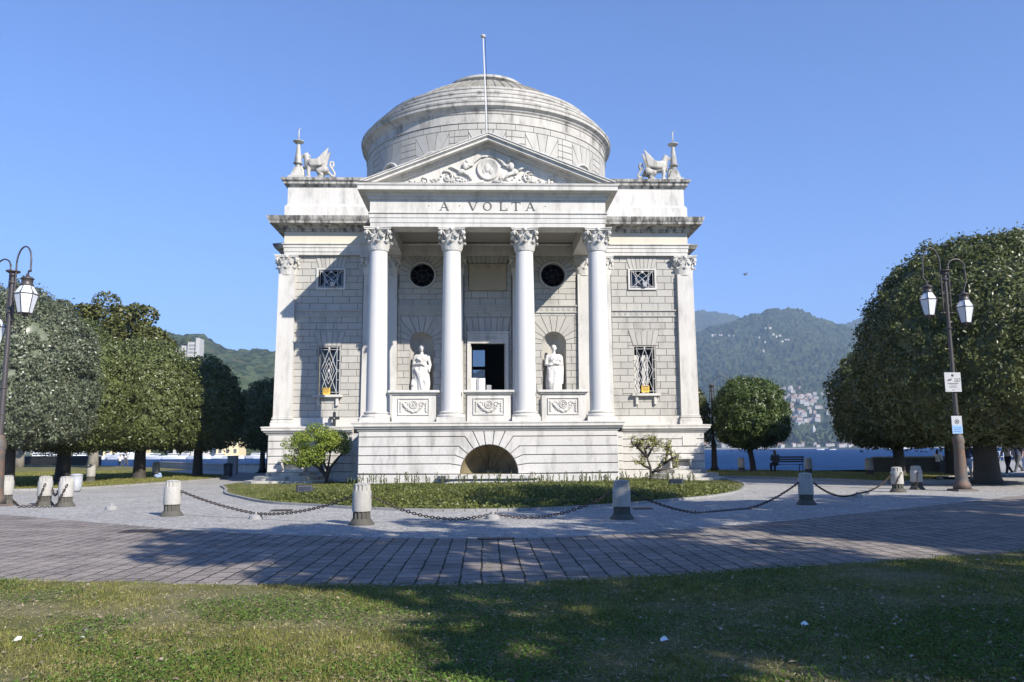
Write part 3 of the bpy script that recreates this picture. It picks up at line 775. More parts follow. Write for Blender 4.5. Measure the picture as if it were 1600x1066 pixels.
# inscription
ins = MB()
SX = (at(836, 322, 33).x - at(687, 322, 33).x) / 149.
X = lambda px: at(px, 322, 32.98).x - XC
z0, z1 = 11.70, 12.06; yf = 32.962
def st_(x0, z0_, x1, z1_, w): # stroke
    d = Vector((x1 - x0, z1_ - z0_)); n = Vector((-d.y, d.x)).normalized() * w / 2
    ins.prism([(x0 - n.x, z0_ - n.y), (x1 - n.x, z1_ - n.y), (x1 + n.x, z1_ + n.y), (x0 + n.x, z0_ + n.y)], yf, 32.985)
def serif(x, z, w=.07): ins.prism([(x - w, z - .011), (x + w, z - .011), (x + w, z + .011), (x - w, z + .011)], yf + .001, 32.985)
def A_(a, b):
    m = (a + b) / 2; st_(a + .04, z0, m - .01, z1, .026); st_(b - .05, z0, m + .0, z1, .058); st_(a + .09, z0 + .12, b - .10, z0 + .12, .022); serif(a + .04, z0, .055); serif(b - .05, z0, .065)
def V_(a, b):
    m = (a + b) / 2; st_(a + .05, z1, m, z0, .058); st_(b - .04, z1, m + .015, z0, .026); serif(a + .05, z1, .065); serif(b - .04, z1, .055)
def O_(a, b):
    m = (a + b) / 2; zc = (z0 + z1) / 2; n = 24; ro = ((b - a) / 2, (z1 - z0) / 2 + .008); ri = (ro[0] - .055, ro[1] - .024)
    for k in range(n):
        t, u = 2 * PI * k / n, 2 * PI * (k + 1) / n
        ins.prism([(m + ri[0] * math.cos(t), zc + ri[1] * math.sin(t)), (m + ro[0] * math.cos(t), zc + ro[1] * math.sin(t)), (m + ro[0] * math.cos(u), zc + ro[1] * math.sin(u)), (m + ri[0] * math.cos(u), zc + ri[1] * math.sin(u))], yf, 32.985)
def L_(a, b): st_(a + .07, z0, a + .07, z1, .058); st_(a + .02, z0 + .005, b, z0 + .005, .026); st_(b - .012, z0, b - .012, z0 + .10, .022); serif(a + .07, z1)
def T_(a, b): m = (a + b) / 2; st_(m, z0, m, z1, .058); st_(a, z1 - .005, b, z1 - .005, .026); serif(m, z0); st_(a + .012, z1 - .08, a + .012, z1, .022); st_(b - .012, z1 - .08, b - .012, z1, .022)
LET = ((A_, 687, 701.5), (V_, 731.5, 746.5), (O_, 754.8, 768.4), (L_, 780.3, 792.8), (T_, 799.5, 813.3), (A_, 821.5, 836))
for fn_, a, b_ in LET:
    ins = MB(); fn_(X(a), X(b_)); TB(ins, 'letter', CARVE, ent)
for px in (670, 718, 852): ins = MB(); ins.ball((X(px), 32.975, (z0 + z1) / 2 + .01), (.026, .012, .026), None, 8, 6); TB(ins, 'stop_dot', CARVE, ent)

# ---- pediment --------------------------------------------------------
SL = (15.02 - 12.76) / 5.60; AP = 15.02
def rake(b, top, bot, y0, y1, xe=5.62, zfloor=12.805):
    """band lying under the roof slope, measured vertically below it"""
    for s in (-1, 1):
        f = lambda x, d: (s * x, max(zfloor, AP - SL * x - d))
        xo = min(xe, (AP - top - zfloor) / SL); xi = max(0, min(xo, (AP - bot - zfloor) / SL))
        P = [(0, AP - top), (s * xo, AP - SL * xo - top)]
        if xi < xo: P += [(s * xi, AP - SL * xi - bot)]
        else: P += [(s * xo, AP - SL * xo - bot)]
        P += [(0, AP - bot)]
        b.prism(P, y0, y1)
pe = MB()
rake(pe, 0, .04, 32.40, 41.5); rake(pe, .04, .13, 32.44, 33.3); rake(pe, .13, .17, 32.50, 33.3)
rake(pe, .17, .29, 32.55, 33.3); rake(pe, .29, .33, 32.84, 33.3); rake(pe, .33, .39, 32.9, 33.3); rake(pe, .39, .46, 32.98, 33.3)
pediment = TB(pe, 'pediment', WHITE)
tm = MB(); xt = (AP - .3 - 12.8) / SL; tm.prism([(-xt, 12.8), (xt, 12.8), (0, AP - .3)], 33.1, 33.6); tm.prism([(-5.3, 12.8), (5.3, 12.8), (0, AP - .1)], 33.7, 41.4)
TB(tm, 'tympanum', WHITE, pediment)
rl = MB(); my = 33.09
rl.lathe([(.50, 0), (.50, .06), (.44, .09), (.40, .05), (0, .055)], (0, 0, 0), 32)
rl.v = [(x, my - z, 13.58 + y) for x, y, z in rl.v]
rl.ball((-.04, my - .06, 13.62), (.13, .05, .2)); rl.ball((.12, my - .05, 13.5), (.1, .05, .17)); rl.ball((-.18, my - .04, 13.48), (.08, .04, .14))
for s in (-1, 1):
    rl.tube([(0, my - .03, 14.16), (s * .3, my - .04, 14.14), (s * .55, my - .05, 13.95), (s * .85, my - .05, 13.66), (s * 1.05, my - .05, 13.62)], [.06, .05, .05, .05, .03], 7)
    for (cx, cz, R) in ((1.78, 13.2, .30), (2.75, 13.0, .19), (3.35, 12.92, .12)):
        pts = [(s * (cx + R * (1 - t / 9) * math.cos(t * .9 + 1)), my - .04, cz + R * (1 - t / 9) * math.sin(t * .9 + 1)) for t in [j * .5 for j in range(17)]]
        rl.tube(pts, [.05 * (1 - j / 26) for j in range(17)], 6)
        rl.ball((s * cx, my - .03, cz), (R * .3, .05, R * .3), None, 8, 6)
        for k in range(int(R * 60)):
            a = random.uniform(0, 2 * PI); q = R * random.uniform(.3, 1.15)
            rl.ball((s * (cx + q * math.cos(a)), my - .02, cz + q * math.sin(a)), random.uniform(.025, .05), None, 5, 4)
    # putto: head, torso, bent legs
    rl.ball((s * .92, my - .1, 13.98 if s > 0 else 13.9), (.085, .08, .095)); rl.ball((s * 1.0, my - .07, 13.72), (.13, .09, .18)); rl.ball((s * 1.16, my - .06, 13.45), (.17, .08, .12))
    rl.tube([(s * 1.0, my - .07, 13.8), (s * .8, my - .09, 13.7), (s * .62, my - .08, 13.78)], [.045, .04, .03], 6)
    rl.tube([(s * 1.1, my - .06, 13.42), (s * .85, my - .08, 13.3), (s * .7, my - .06, 13.08)], [.08, .06, .04], 6)
    rl.tube([(s * 1.25, my - .05, 13.5), (s * 1.5, my - .07, 13.62), (s * 1.7, my - .04, 13.66)], [.06, .05, .02], 6)
    rl.tube([(s * .2, my - .04, 13.02), (s * .9, my - .05, 12.93), (s * 1.5, my - .05, 12.9)], [.06, .06, .04], 7)
    for k in range(95):
        x = random.uniform(.5, 3.9); zt = AP - .5 - SL * x; z = random.uniform(12.84, max(12.86, min(zt - .08, 12.98 + .35 * (1 - x / 4.2))))
        rl.ball((s * x, my - .015, z), (random.uniform(.03, .06), .04, random.uniform(.02, .05)), None, 5, 4)
TB(rl, 'tympanum_relief', WHITE, pediment)

# ---- drum and dome ----------------------------------------------------
DY = 48
d = MB(); d.lathe([(7.38, 14.0), (7.38, 19.0)], (0, DY, 0), 128); drum = TB(d, 'drum', JOINT, None, 30)
ds = MB(); RD = 7.40
def dcell(u0, u1, z0, z1):   # curved block: u in radians around the drum, front at u=-pi/2
    n = max(1, int((u1 - u0) / .05)); g_ = .014 / RD; vs = []; fs = []
    for k in range(n + 1):
        u = (u0 + g_) + (u1 - u0 - 2 * g_) * k / n
        for r, z in ((RD - .02, z0 + .014), (RD + .008, z0 + .014), (RD + .02, z0 + .026), (RD + .02, z1 - .026), (RD + .008, z1 - .014), (RD - .02, z1 - .014)):
            vs.append((r * math.cos(u), DY + r * math.sin(u), z))
    for k in range(n):
        for j in range(5): fs.append((k * 6 + j, k * 6 + j + 1, (k + 1) * 6 + j + 1, (k + 1) * 6 + j))
    fs.append((5, 4, 3, 2, 1, 0)); fs.append(tuple(n * 6 + j for j in range(6)))
    ds.add(vs, fs)
rows = [14.6 + .36 * k for k in range(12)]; NW = 15; per = 2 * PI / NW; HW = 1.02; ZF0, ZF1 = 16.62, 14.6 + .36 * 11
for i, z0 in enumerate(rows):
    z1 = z0 + .36
    for w in range(NW):
        uc = -PI / 2 + per * w
        if i <= 10:
            hw = (HW if i >= 6 else .95) / RD; a, b_ = uc + hw, uc + per - hw
            if i % 2: cuts = [a, (a + b_) / 2 - .03, b_]
            else: cuts = [a, a + (b_ - a) * .3, b_]
            for k, l in zip(cuts, cuts[1:]): dcell(k, l, z0, z1)
        else:
            for k in range(3): dcell(uc + per * (k + .5) / 3, uc + per * (k + 1.5) / 3, z0, z1)
for w in range(NW):          # fans of voussoirs over the thermal windows
    uc = -PI / 2 + per * w
    def Pf(t, outer):
        c_, s_ = math.cos(t), math.sin(t)
        if outer:
            r_ = min((ZF1 - ZF0) / max(s_, 1e-6), HW / max(abs(c_), 1e-6)); return (c_ * r_, ZF0 + s_ * r_)
        return (c_ * .9, ZF0 + s_ * .9)
    tc = math.atan2(ZF1 - ZF0, HW)
    for k in range(9):
        t0, t1 = PI * k / 9 + .012, PI * (k + 1) / 9 - .012
        outer = [Pf(t0, 1)] + [(sx_ * HW, ZF1) for sx_, tt in ((1, tc), (-1, PI - tc)) if t0 < tt < t1] + [Pf(t1, 1)]
        q4 = [Pf(t0, 0)] + outer + [Pf(t1, 0), Pf((t0 + t1) / 2, 0)]; n = len(q4); vs = []
        for rr in (RD + .02, RD - .02):
            vs += [(rr * math.cos(uc + x * .985 / RD), DY + rr * math.sin(uc + x * .985 / RD), z - (.012 if z >= ZF1 - .001 else 0)) for x, z in q4]
        ds.add(vs, [tuple(range(n))] + [(j, j + n, (j + 1) % n + n, (j + 1) % n) for j in range(n)])
TB(ds, 'drum_stones', ASH, drum)
for w in range(NW):
    dw = MB(); uc = -PI / 2 + per * w; pts = []
    for j in range(13):
        t = PI * j / 12; x, z = .86 * math.cos(t), ZF0 + .86 * math.sin(t); u = uc + x / RD; pts.append(((RD + .04) * math.cos(u), DY + (RD + .04) * math.sin(u), z))
    dw.tube(pts, .06, 6); dw.add([((RD - .01) * math.cos(uc + x / RD), DY + (RD - .01) * math.sin(uc + x / RD), z) for x, z in [(.86 * math.cos(PI * j / 12), ZF0 + .86 * math.sin(PI * j / 12)) for j in range(13)]], [tuple(range(13))])
    TB(dw, 'window_arch', WHITE, drum)
dr = MB(); dr.lathe([(7.40, 18.92), (7.46, 18.92), (7.46, 18.98), (7.40, 19.0), (7.40, 19.45), (7.44, 19.46), (7.46, 19.55), (7.54, 19.62), (7.56, 19.7), (7.72, 19.78), (7.74, 19.80), (7.74, 19.95), (7.78, 19.99), (7.80, 20.08), (7.5, 20.14)], (0, DY, 0), 128)
TB(dr, 'drum_cornice', DOMST, drum, 25)
dm = MB(); dm.lathe([(7.55, 20.13), (7.46, 20.18), (7.42, 20.38), (7.46, 20.42), (7.46, 20.50), (7.35, 20.53), (7.02, 20.60), (7.00, 20.80), (7.04, 20.84), (7.04, 20.93), (6.93, 20.97), (6.55, 21.05), (6.53, 21.27), (6.57, 21.31), (6.57, 21.42), (6.45, 21.46), (6.2, 21.5)], (0, DY, 0), 128)
dome = TB(dm, 'dome_steps', DOMST, None, 25)
dt = MB()
prof = []
for k in range(22):
    t = k / 21; r = 6.25 + (2.35 - 6.25) * t; z = 21.48 + 2.14 * math.sin(t * PI / 2 * .86) / math.sin(PI / 2 * .86)
    if k: prof.append((r + .03, prof[-1][1] + .0 if False else z - .06))
    prof.append((r, z))
dt.lathe(prof, (0, DY, 0), 96); dt.lathe([(5.0, 21.3), (0.1, 21.3)], (0, DY, 0), 32)
for k in range(72):        # standing ribs between the stone scales
    a = 2 * PI * k / 72
    dt.tube([((6.25 + (2.35 - 6.25) * t) * math.cos(a), DY + (6.25 + (2.35 - 6.25) * t) * math.sin(a), 21.48 + 2.14 * math.sin(t * PI / 2 * .86) / math.sin(PI / 2 * .86) + .0) for t in (0, .2, .4, .6, .8, 1)], .035, 4, False)
TB(dt, 'dome_roof', LEAD, None, 20)
dn = MB(); dn.lathe([(2.5, 23.5), (2.36, 23.58), (2.34, 23.9), (2.44, 23.94), (2.5, 24.0), (2.5, 24.14), (2.42, 24.18), (2.2, 24.25), (1.6, 24.38), (0, 24.5)], (0, DY, 0), 96)
TB(dn, 'lantern_ring', SCUL, None, 25)

# ---- windows, roundels, niches, doorway ---------------------------
def grille_bars(b, x0, x1, z0, z1, y):
    r = .014; xm = (x0 + x1) / 2; w = x1 - x0; h = z1 - z0; T_b = lambda p, q, rr=r: b.tube([(p[0], y, p[1]), (q[0], y, q[1])], rr, 5, False)
    T_b((x0 + .1, z1 - .17), (x1 - .03, z1 - .17)); T_b((x0 + .06, z0 + .12), (x1 - .06, z0 + .12)); T_b((x1 - .17, z0), (x1 - .17, z1)); T_b((x0 + .17, z0), (x0 + .17, z1))
    L = x0 + .17; R = x1 - .17; ww = R - L; zt = z1 - .17; zb = z0 + .12; hh = zt - zb
    T_b((xm, zt), (R, zb + hh / 2)); T_b((xm, zt), (L, zb + hh / 2)); T_b((xm, zb), (R, zb + hh / 2)); T_b((xm, zb), (L, zb + hh / 2))
    T_b((L, zt), (R, zb)); T_b((R, zt), (L, zb)) if False else None
    T_b((L, zt), (xm, zb + hh / 2 + .0)); T_b((R, zt), (xm, zb + hh / 2)); T_b((L, zb), (xm, zb + hh / 2)); T_b((R, zb), (xm, zb + hh / 2))
    for f in (.62, .38):
        hw = ww * f * .55; hz = hh * f * .5; zc = zb + hh / 2
        for p, q in (((xm, zc + hz), (xm + hw, zc)), ((xm + hw, zc), (xm, zc - hz)), ((xm, zc - hz), (xm - hw, zc)), ((xm - hw, zc), (xm, zc + hz))): T_b(p, q, .012)
    for z in (z0 + h * .3, z0 + h * .7): T_b((x1 - .17, z), (x1, z)); T_b((x0 + .17, z), (x0, z))
    b.ball((xm, y, zt + .06), (.05, .02, .05), None, 8, 6); b.ball((xm, y, zb + hh / 2), (.07, .02, .07), None, 8, 6)
    b.tube([(R + .06 + .05 * math.cos(a), y, zb + hh / 2 + .05 * math.sin(a)) for a in [2 * PI * k / 10 for k in range(11)]], .012, 5)
for s in (-1, 1):
    m = lambda a, b: (min(s * a, s * b), max(s * a, s * b))
    x0, x1 = m(W1[0], W1[1]); z0, z1 = W1[2], W1[3]
    f = MB()
    for bx in ((x0 - .0, x0 + .05, z0, z1), (x1 - .05, x1, z0, z1), (x0 + .05, x1 - .05, z1 - .05, z1)): f.box(bx[0], bx[1], 38.24, 38.62, bx[2], bx[3])
    win = TB(f, 'window', ASH)
    p = MB(); p.box(x0, x1, 38.64, 38.68, z0, z1); TB(p, 'pane', PANE, win)
    p = MB(); p.box((x0 + x1) / 2 - .03, (x0 + x1) / 2 + .03, 38.58, 38.635, z0, z1); p.box(x0, x1, 38.58, 38.635, z0 + (z1 - z0) * .6, z0 + (z1 - z0) * .6 + .05); TB(p, 'window_bars', WOOD, win)
    g = MB(); grille_bars(g, x0, x1, z0, z1, 38.2); TB(g, 'grille', GRILLE, win)
    sl = MB(); sl.cbox(x0 - .15, x1 + .15, 37.98, 38.3, 4.02, 4.14, .015)
    for q in (x0 + .04, x1 - .16): sl.prism([(q, 3.62), (q + .12, 3.62), (q + .12, 4.02), (q, 4.02)], 38.08, 38.25)
    TB(sl, 'sill', WHITE, win)
    if s > 0:
        cu = MB(); rnd = random.Random(3)
        for a, b_ in ((x0 + .06, x0 + .32), (x0 + .45, x0 + .62), (x0 + .66, x0 + .76)):
            n = 12
            for k in range(n):
                za, zb = z0 + .05 + (z1 - z0 - .5) * k / n, z0 + .05 + (z1 - z0 - .5) * (k + 1) / n; o = .025 * math.sin(k * 1.7)
                cu.prism([(a + o, za), (b_ + o, za), (b_ + .025 * math.sin(k * 1.7 + 1.7), zb), (a + .025 * math.sin(k * 1.7 + 1.7), zb)], 38.5, 38.52)
        TB(cu, 'sunlit_strips', WHITE, win)  # pale strips stand in for the sunlit pattern inside this window
    # upper window
    x0, x1 = m(W2[0], W2[1]); z0, z1 = W2[2], W2[3]
    f = MB()
    for bx in ((x0 - .1, x0, z0 - .1, z1 + .07), (x1, x1 + .1, z0 - .1, z1 + .07), (x0, x1, z1, z1 + .07), (x0, x1, z0 - .1, z0)): f.box(bx[0], bx[1], 38.14, 38.62, bx[2], bx[3])
    win = TB(f, 'window', WHITE); win.name = 'small_window'
    p = MB(); p.box(x0, x1, 38.64, 38.68, z0, z1); TB(p, 'pane', PANE, win)
    g = MB(); xm = (x0 + x1) / 2; zm = (z0 + z1) / 2; tb = lambda a, b_, c, d_: g.tube([(a, 38.18, b_), (c, 38.18, d_)], .013, 5, False)
    for xx in (x0 + .08, x0 + .3, x1 - .3, x1 - .08): tb(xx, z0, xx, z1)
    for z in (z0 + .06, z1 - .06): tb(x0, z, x1, z)
    for q in (-1, 1): tb(xm, z1 - .05, xm + q * .35, zm); tb(xm, z0 + .05, xm + q * .35, zm); tb(xm + q * .5, z1 - .05, xm, zm); tb(xm + q * .5, z0 + .05, xm, zm); tb(xm + q * .5, z1 - .05, xm + q * .15, zm - .2)
    g.ball((xm, 38.17, z1 - .1), (.07, .02, .07), None, 8, 6)
    TB(g, 'grille', GRILLE, win)
    fl_ = MB(); fl_.frustum((s * 7.66 + .1, 38.1), .16, .24, z0 + .04, z0 + .24); fl_.tube([(s * 7.66 + .1, 38.16, z0 + .24), (s * 7.66, 38.16, z0 + .42)], .03, 6)
    TB(fl_, 'floodlight', SIGNW, win)
    # roundel
    ro = MB(); ro.lathe([(RR + .10, .0), (RR + .10, .07), (RR + .05, .1), (RR - .01, .07), (RR - .01, -.3)], (0, 0, 0), 40, cap=False); c = s * RC
    ro.v = [(c + x, 38.2 - z, RZ + y) for x, y, z in ro.v]
    rd = TB(ro, 'roundel', ASH, None, 30)
    p = MB(); p.lathe([(RR, 0), (0, 0)], (0, 0, 0), 40); p.v = [(c + x, 38.46, RZ + y) for x, y, z in p.v]; TB(p, 'pane', ROUND_G, rd)
    g = MB()
    for k in range(8): a = k * PI / 4 + .2; g.tube([(c, 38.4, RZ - .05), (c + RR * math.cos(a), 38.4, RZ + RR * math.sin(a))], .018, 5, False)
    g.tube([(c + .3 * math.cos(a), 38.4, RZ + .3 * math.sin(a)) for a in [2 * PI * k / 20 for k in range(21)]], .018, 5)
    TB(g, 'grille', IRON, rd)
    # niche
    nc = MB(); n = 20; c = s * NC
    vs = []; zl = [2.66, 3.6, 4.6, 5.6, NS]
    for z in zl:
        for k in range(n + 1): a = PI * k / n; vs.append((c + NR * math.cos(a), 38.25 + (NR + .04) * math.sin(a), z))
    for j in range(1, 9):
        ph = PI / 2 * j / 8
        for k in range(n + 1): a = PI * k / n; vs.append((c + NR * math.cos(a) * math.cos(ph), 38.25 + (NR + .04) * math.sin(a) * math.cos(ph), NS + NR * math.sin(ph)))
    nc.add(vs, [(i * (n + 1) + k, i * (n + 1) + k + 1, (i + 1) * (n + 1) + k + 1, (i + 1) * (n + 1) + k) for i in range(len(zl) + 7) for k in range(n)], True)
    nc.box(c - NR - .03, c + NR + .03, 38.0, 38.85, 2.66, 4.02)
    TB(nc, 'niche', ASH)
dd = MB()
for q in (-1, 1): dd.cbox(q * .85, q * 1.0, 38.12, 38.6, 2.64, 6.61, .01); dd.box(q * .85, q * .80, 38.3, 38.6, 2.64, 6.6)
dd.cbox(-1.0, 1.0, 38.12, 38.6, 6.61, 7.12, .01); dd.cbox(-1.05, 1.05, 38.06, 38.3, 7.12, 7.2, .01)
door = TB(dd, 'doorway', WHITE)
g = MB()
for k in range(60):
    t = random.uniform(-1, 1); g.ball((t * .62, 38.11, 6.87 + random.uniform(-1, 1) * .12 * (1 - abs(t) * .7)), (random.uniform(.02, .05), .03, random.uniform(.015, .03)), None, 5, 4)
g.tube([(.1 * math.cos(a), 38.1, 6.88 + .1 * math.sin(a)) for a in [2 * PI * k / 14 for k in range(15)]], .02, 5); g.ball((0, 38.1, 6.88), (.04, .03, .04), None, 8, 6)
g.box(-.85, .85, 38.09, 38.13, 7.06, 7.09)
TB(g, 'lintel_relief', WHITE, door)
tb_ = MB(); tb_.cbox(-.92, .92, 38.12, 38.3, 9.24, 10.58, .02)
tab = TB(tb_, 'tablet', TABL)
g = MB()
for x in (-.55, 0, .55): g.tube([(x + .1 * math.cos(a), 38.11, 10.42 + .1 * math.sin(a)) for a in [2 * PI * k / 14 for k in range(15)]], .02, 5)
TB(g, 'tablet_rosettes', TABL, tab)
# ================================================================== OBJECTS ON THE TEMPLE
def capsule(b, p0, p1, r0, r1, n=10): 
    b.tube([p0, p1], [r0, r1], n); b.ball(p0, r0, None, n, 6); b.ball(p1, r1, None, n, 6)
def chainb(b, pts, rs, n=10):
    for (p, q, r, s) in zip(pts, pts[1:], rs, rs[1:]): capsule(b, p, q, r, s, n)
def statue(px_c, mirror, label):
    """draped standing figure in contrapposto, 2.45 m, facing the viewer"""
    b = MB(); X = lambda x: -x if mirror else x; S = 1.06
    P = lambda x, y, z: (X(x) * S, y * S, z * S)
    b.box(-.34, .34, -.28, .3, 0, .14)
    # legs under drapery
    chainb(b, [P(-.12, 0, .2), P(-.13, -.05, .65), P(-.12, 0, 1.15)], [.11, .13, .19]); chainb(b, [P(.17, -.04, .2), P(.17, -.16, .68), P(.1, 0, 1.15)], [.10, .135, .19])
    for x, y in ((-.14, -.12), (.18, -.18)): b.ball(P(x, y, .18), (.07, .15, .06))
    # skirt with folds
    rnd = random.Random(5 + mirror); n = 40; vs = []; L = 10
    for i in range(L + 1):
        t = i / L; z = .2 + 1.1 * t; wx = .30 - .03 * t + .04 * math.sin(t * 3); wy = .22 - .02 * t
        for k in range(n):
            a = 2 * PI * k / n; f = 1 + (.09 * (1 - t * .5)) * math.sin(a * 7 + 1.5 * math.sin(t * 3)) + .05 * math.sin(a * 13 + t * 5)
            vs.append(P(wx * math.cos(a) * f, wy * math.sin(a) * f, z))
    b.add(vs, [(i * n + k, i * n + (k + 1) % n, (i + 1) * n + (k + 1) % n, (i + 1) * n + k) for i in range(L) for k in range(n)] + [tuple(reversed(range(n))), tuple(range(L * n, L * n + n))])
    for k in range(7):   # long diagonal folds
        t = k / 6; b.tube([P(-.28 + .1 * t, -.16 - .05 * t, 1.25 - .1 * k * .3), P(-.05 + .1 * t, -.25, 1.0 - .12 * k), P(.2, -.2, .75 - .1 * k)], [.02, .032, .02], 6)
    b.ball(P(0, .0, 1.18), (.27 * S, .19 * S, .2 * S)); b.ball(P(0, 0, 1.42), (.23 * S, .16 * S, .24 * S)); b.ball(P(0, -.01, 1.68), (.26 * S, .17 * S, .22 * S))
    chainb(b, [P(-.22, 0, 1.80), P(.22, 0, 1.80)], [.09, .09])
    b.tube([P(0, 0, 1.82), P(0, -.01, 2.02)], [.085, .07], 10)
    b.ball(P(0, -.02, 2.14), (.098 * S, .12 * S, .14 * S)); b.ball(P(0, .02, 2.18), (.115 * S, .13 * S, .13 * S))
    b.ball(P(0, -.14, 2.12), (.02, .03, .04)); b.ball(P(0, -.1, 2.05), (.05, .05, .04))
    for q in (-1, 1): b.ball(P(q * .11, 0, 2.13), (.02, .03, .04))
    # arms: one across the chest, the other holding the cloak
    chainb(b, [P(-.27, 0, 1.78), P(-.33, -.03, 1.42), P(-.1, -.22, 1.45)], [.085, .07, .045]); b.ball(P(-.03, -.23, 1.47), (.06, .04, .045))
    for k in range(4): b.tube([P(-.04, -.25, 1.50 - .025 * k), P(.05, -.24, 1.50 - .028 * k)], .014, 5)
    if mirror: chainb(b, [P(.27, 0, 1.78), P(.34, -.02, 1.42), P(.16, -.2, 1.38)], [.085, .07, .045]); b.ball(P(.12, -.22, 1.39), (.06, .04, .04))
    else: chainb(b, [P(.27, 0, 1.78), P(.35, 0, 1.42), P(.33, -.12, 1.2)], [.085, .07, .045]); b.ball(P(.33, -.14, 1.14), (.045, .05, .07))
    for k in range(9):   # cloak hanging from the arm and shoulder
        x = -.34 + .02 * (k % 3); b.tube([P(x + .03 * k * .3, .06, 1.78 - .02 * k), P(-.36 + .02 * k, .02 - .02 * k, 1.2), P(-.34 + .025 * k, -.02, .55 + .03 * (k % 4))], [.05, .06, .04], 7)
    for k in range(5): b.tube([P(-.22 + .04 * k, -.16, 1.72), P(.05, -.2, 1.55 - .03 * k), P(.28, -.1, 1.36 - .04 * k)], .028, 6)
    if not mirror:
        chainb(b, [P(-.33, -.1, .15), P(-.34, -.08, .7)], [.13, .09]); b.ball(P(-.33, -.14, .55), (.12, .1, .14))
    o = b.fused('statue', STAT, None, (0, 0, 0), .02, 0, loc=(XC + px_c, 38.30, 4.02)); o.scale = (1.10, 1.05, 1.04)
    tag(o, label, 'statue', 'marble statues in the portico niches'); return o
statue(-3.22, False, 'white marble draped statue in the niche left of the doorway')
statue(3.22, True, 'white marble robed statue with hands at the waist, in the niche right of the doorway')

def candelabrum(x, label):
    t = empty('candelabrum', (XC + x, 38.85, 14.88), label, 'ornament', 'stone candelabra on the roof corners')
    b = MB(); b.frustum((0, 0), .80, .80, 0, .30); b.frustum((0, 0), .62, .30, .30, .82)
    b.build('foot', SCUL, t)
    b = MB(); b.lathe([(.12, .8), (.14, .87), (.11, .92), (.13, .97), (.23, 1.03), (.235, 1.07), (.17, 1.1), (.175, 1.2), (.15, 1.42), (.11, 1.75), (.08, 2.02), (.08, 2.08)], (0, 0, 0), 20); b.build('shaft', SCUL, t, auto=40)
    b = MB(); b.lathe([(.07, 2.06), (.15, 2.1), (.27, 2.19), (.275, 2.22), (.06, 2.24)], (0, 0, 0), 24); b.build('dish', SCUL, t, auto=40)
    b = MB(); b.tube([(0, 0, 2.22), (0, 0, 2.86)], [.035, .028], 8); b.tube([(-.1, 0, 2.82), (.13, .02, 2.92)], .013, 6); b.build('vane_rod', SCUL, t)
    return t
candelabrum(-9.6, 'stone candelabrum with dish and weathervane rod on the left roof corner')
candelabrum(9.6, 'stone candelabrum with dish and rod on the right roof corner')
def griffin(x, s, label):
    K = 1.22
    """winged lion; s=+1 faces -x (left)"""
    b = MB(); F = lambda x_, y, z: (-s * x_ if True else x_, y, z)   # local forward = +x
    b.box(-.9, 1.15, -.28, .28, 0, .25)
    chainb(b, [F(-.55, 0, .75), F(-.1, 0, .93), F(.4, 0, 1.05), F(.62, 0, 1.15)], [.25, .24, .31, .28])
    chainb(b, [F(.6, 0, 1.2), F(.68, 0, 1.5), F(.74, 0, 1.72)], [.29, .25, .2]); b.ball(F(.80, 0, 1.80), (.22, .18, .19))
    chainb(b, [F(.9, 0, 1.80), F(1.08, 0, 1.74), F(1.14, 0, 1.64)], [.10, .06, .03]); chainb(b, [F(.92, 0, 1.68), F(1.04, 0, 1.62)], [.06, .03])
    for q in (-1, 1):
        chainb(b, [F(.72, q * .1, 1.92), F(.66, q * .13, 2.06)], [.05, .015])
        chainb(b, [F(-.55, q * .17, .78), F(-.12, q * .2, .68), F(-.38, q * .2, .38), F(-.12, q * .2, .30)], [.27, .2, .10, .08])
        for k in range(9):   # wing: curved feathers fanning back and up
            t = k / 8; base = F(.55 - .1 * t, q * .27, 1.28 - .2 * t)
            tip = F(-.80 + .10 * k * .3, q * (.36), 2.22 - 1.05 * t)
            mid = F(-.1 - .1 * t, q * .37, 1.42 - .36 * t)
            b.tube([base, mid, tip], [.13, .10, .05], 6)
        b.ball(F(.42, q * .26, 1.25), (.26, .1, .28))
    chainb(b, [F(.55, -.14, .95), F(.58, -.15, .6), F(.52, -.15, .33), F(.64, -.15, .29)], [.17, .13, .10, .08])
    chainb(b, [F(.62, .14, 1.0), F(.95, .14, .98), F(1.16, .12, 1.12), F(1.3, .12, 1.06)], [.14, .09, .07, .05])
    pts = [F(-.7, 0, .7), F(-.95, 0, .42), F(-1.14, 0, .36), F(-1.2, 0, .55), F(-1.02, 0, .85), F(-.84, 0, 1.1), F(-.88, 0, 1.36), F(-1.06, 0, 1.36), F(-1.1, 0, 1.15), F(-1.04, 0, 1.05)]
    chainb(b, pts, [.10, .09, .085, .08, .08, .075, .07, .065, .07, .09], 8)
    # mane locks
    for k in range(14):
        a = random.uniform(-1, 1); z = random.uniform(1.15, 1.75); b.ball(F(.56 + random.uniform(-.05, .12), a * .2, z), (.07, .06, .1))
    for q in (-1, 1): chainb(b, [F(.95, q * .1, .3), F(.98, q * .08, .75), F(1.1, 0, .95)], [.13, .1, .08])
    o = b.fused('griffin', SCUL, None, (0, 0, 0), .028, 0, loc=(XC + x, 38.85, 14.98)); o.scale = (.74, .74, .76); tag(o, label, 'sculpture', 'griffins on the roof'); return o
griffin(-8.62, 1, 'winged stone griffin facing left on the roof at the left corner')
griffin(8.62, -1, 'winged stone griffin facing right on the roof at the right corner')
t = empty('flagpole', (XC - .05, 36.4, 14.7), 'thin bare white flagpole rising behind the pediment peak', 'flagpole')
b = MB(); b.tube([(0, 0, -.3), (-.03, 0, 3), (-.16, 0, 6.8)], [.045, .04, .032], 10); b.build('pole', GRILLE, t)
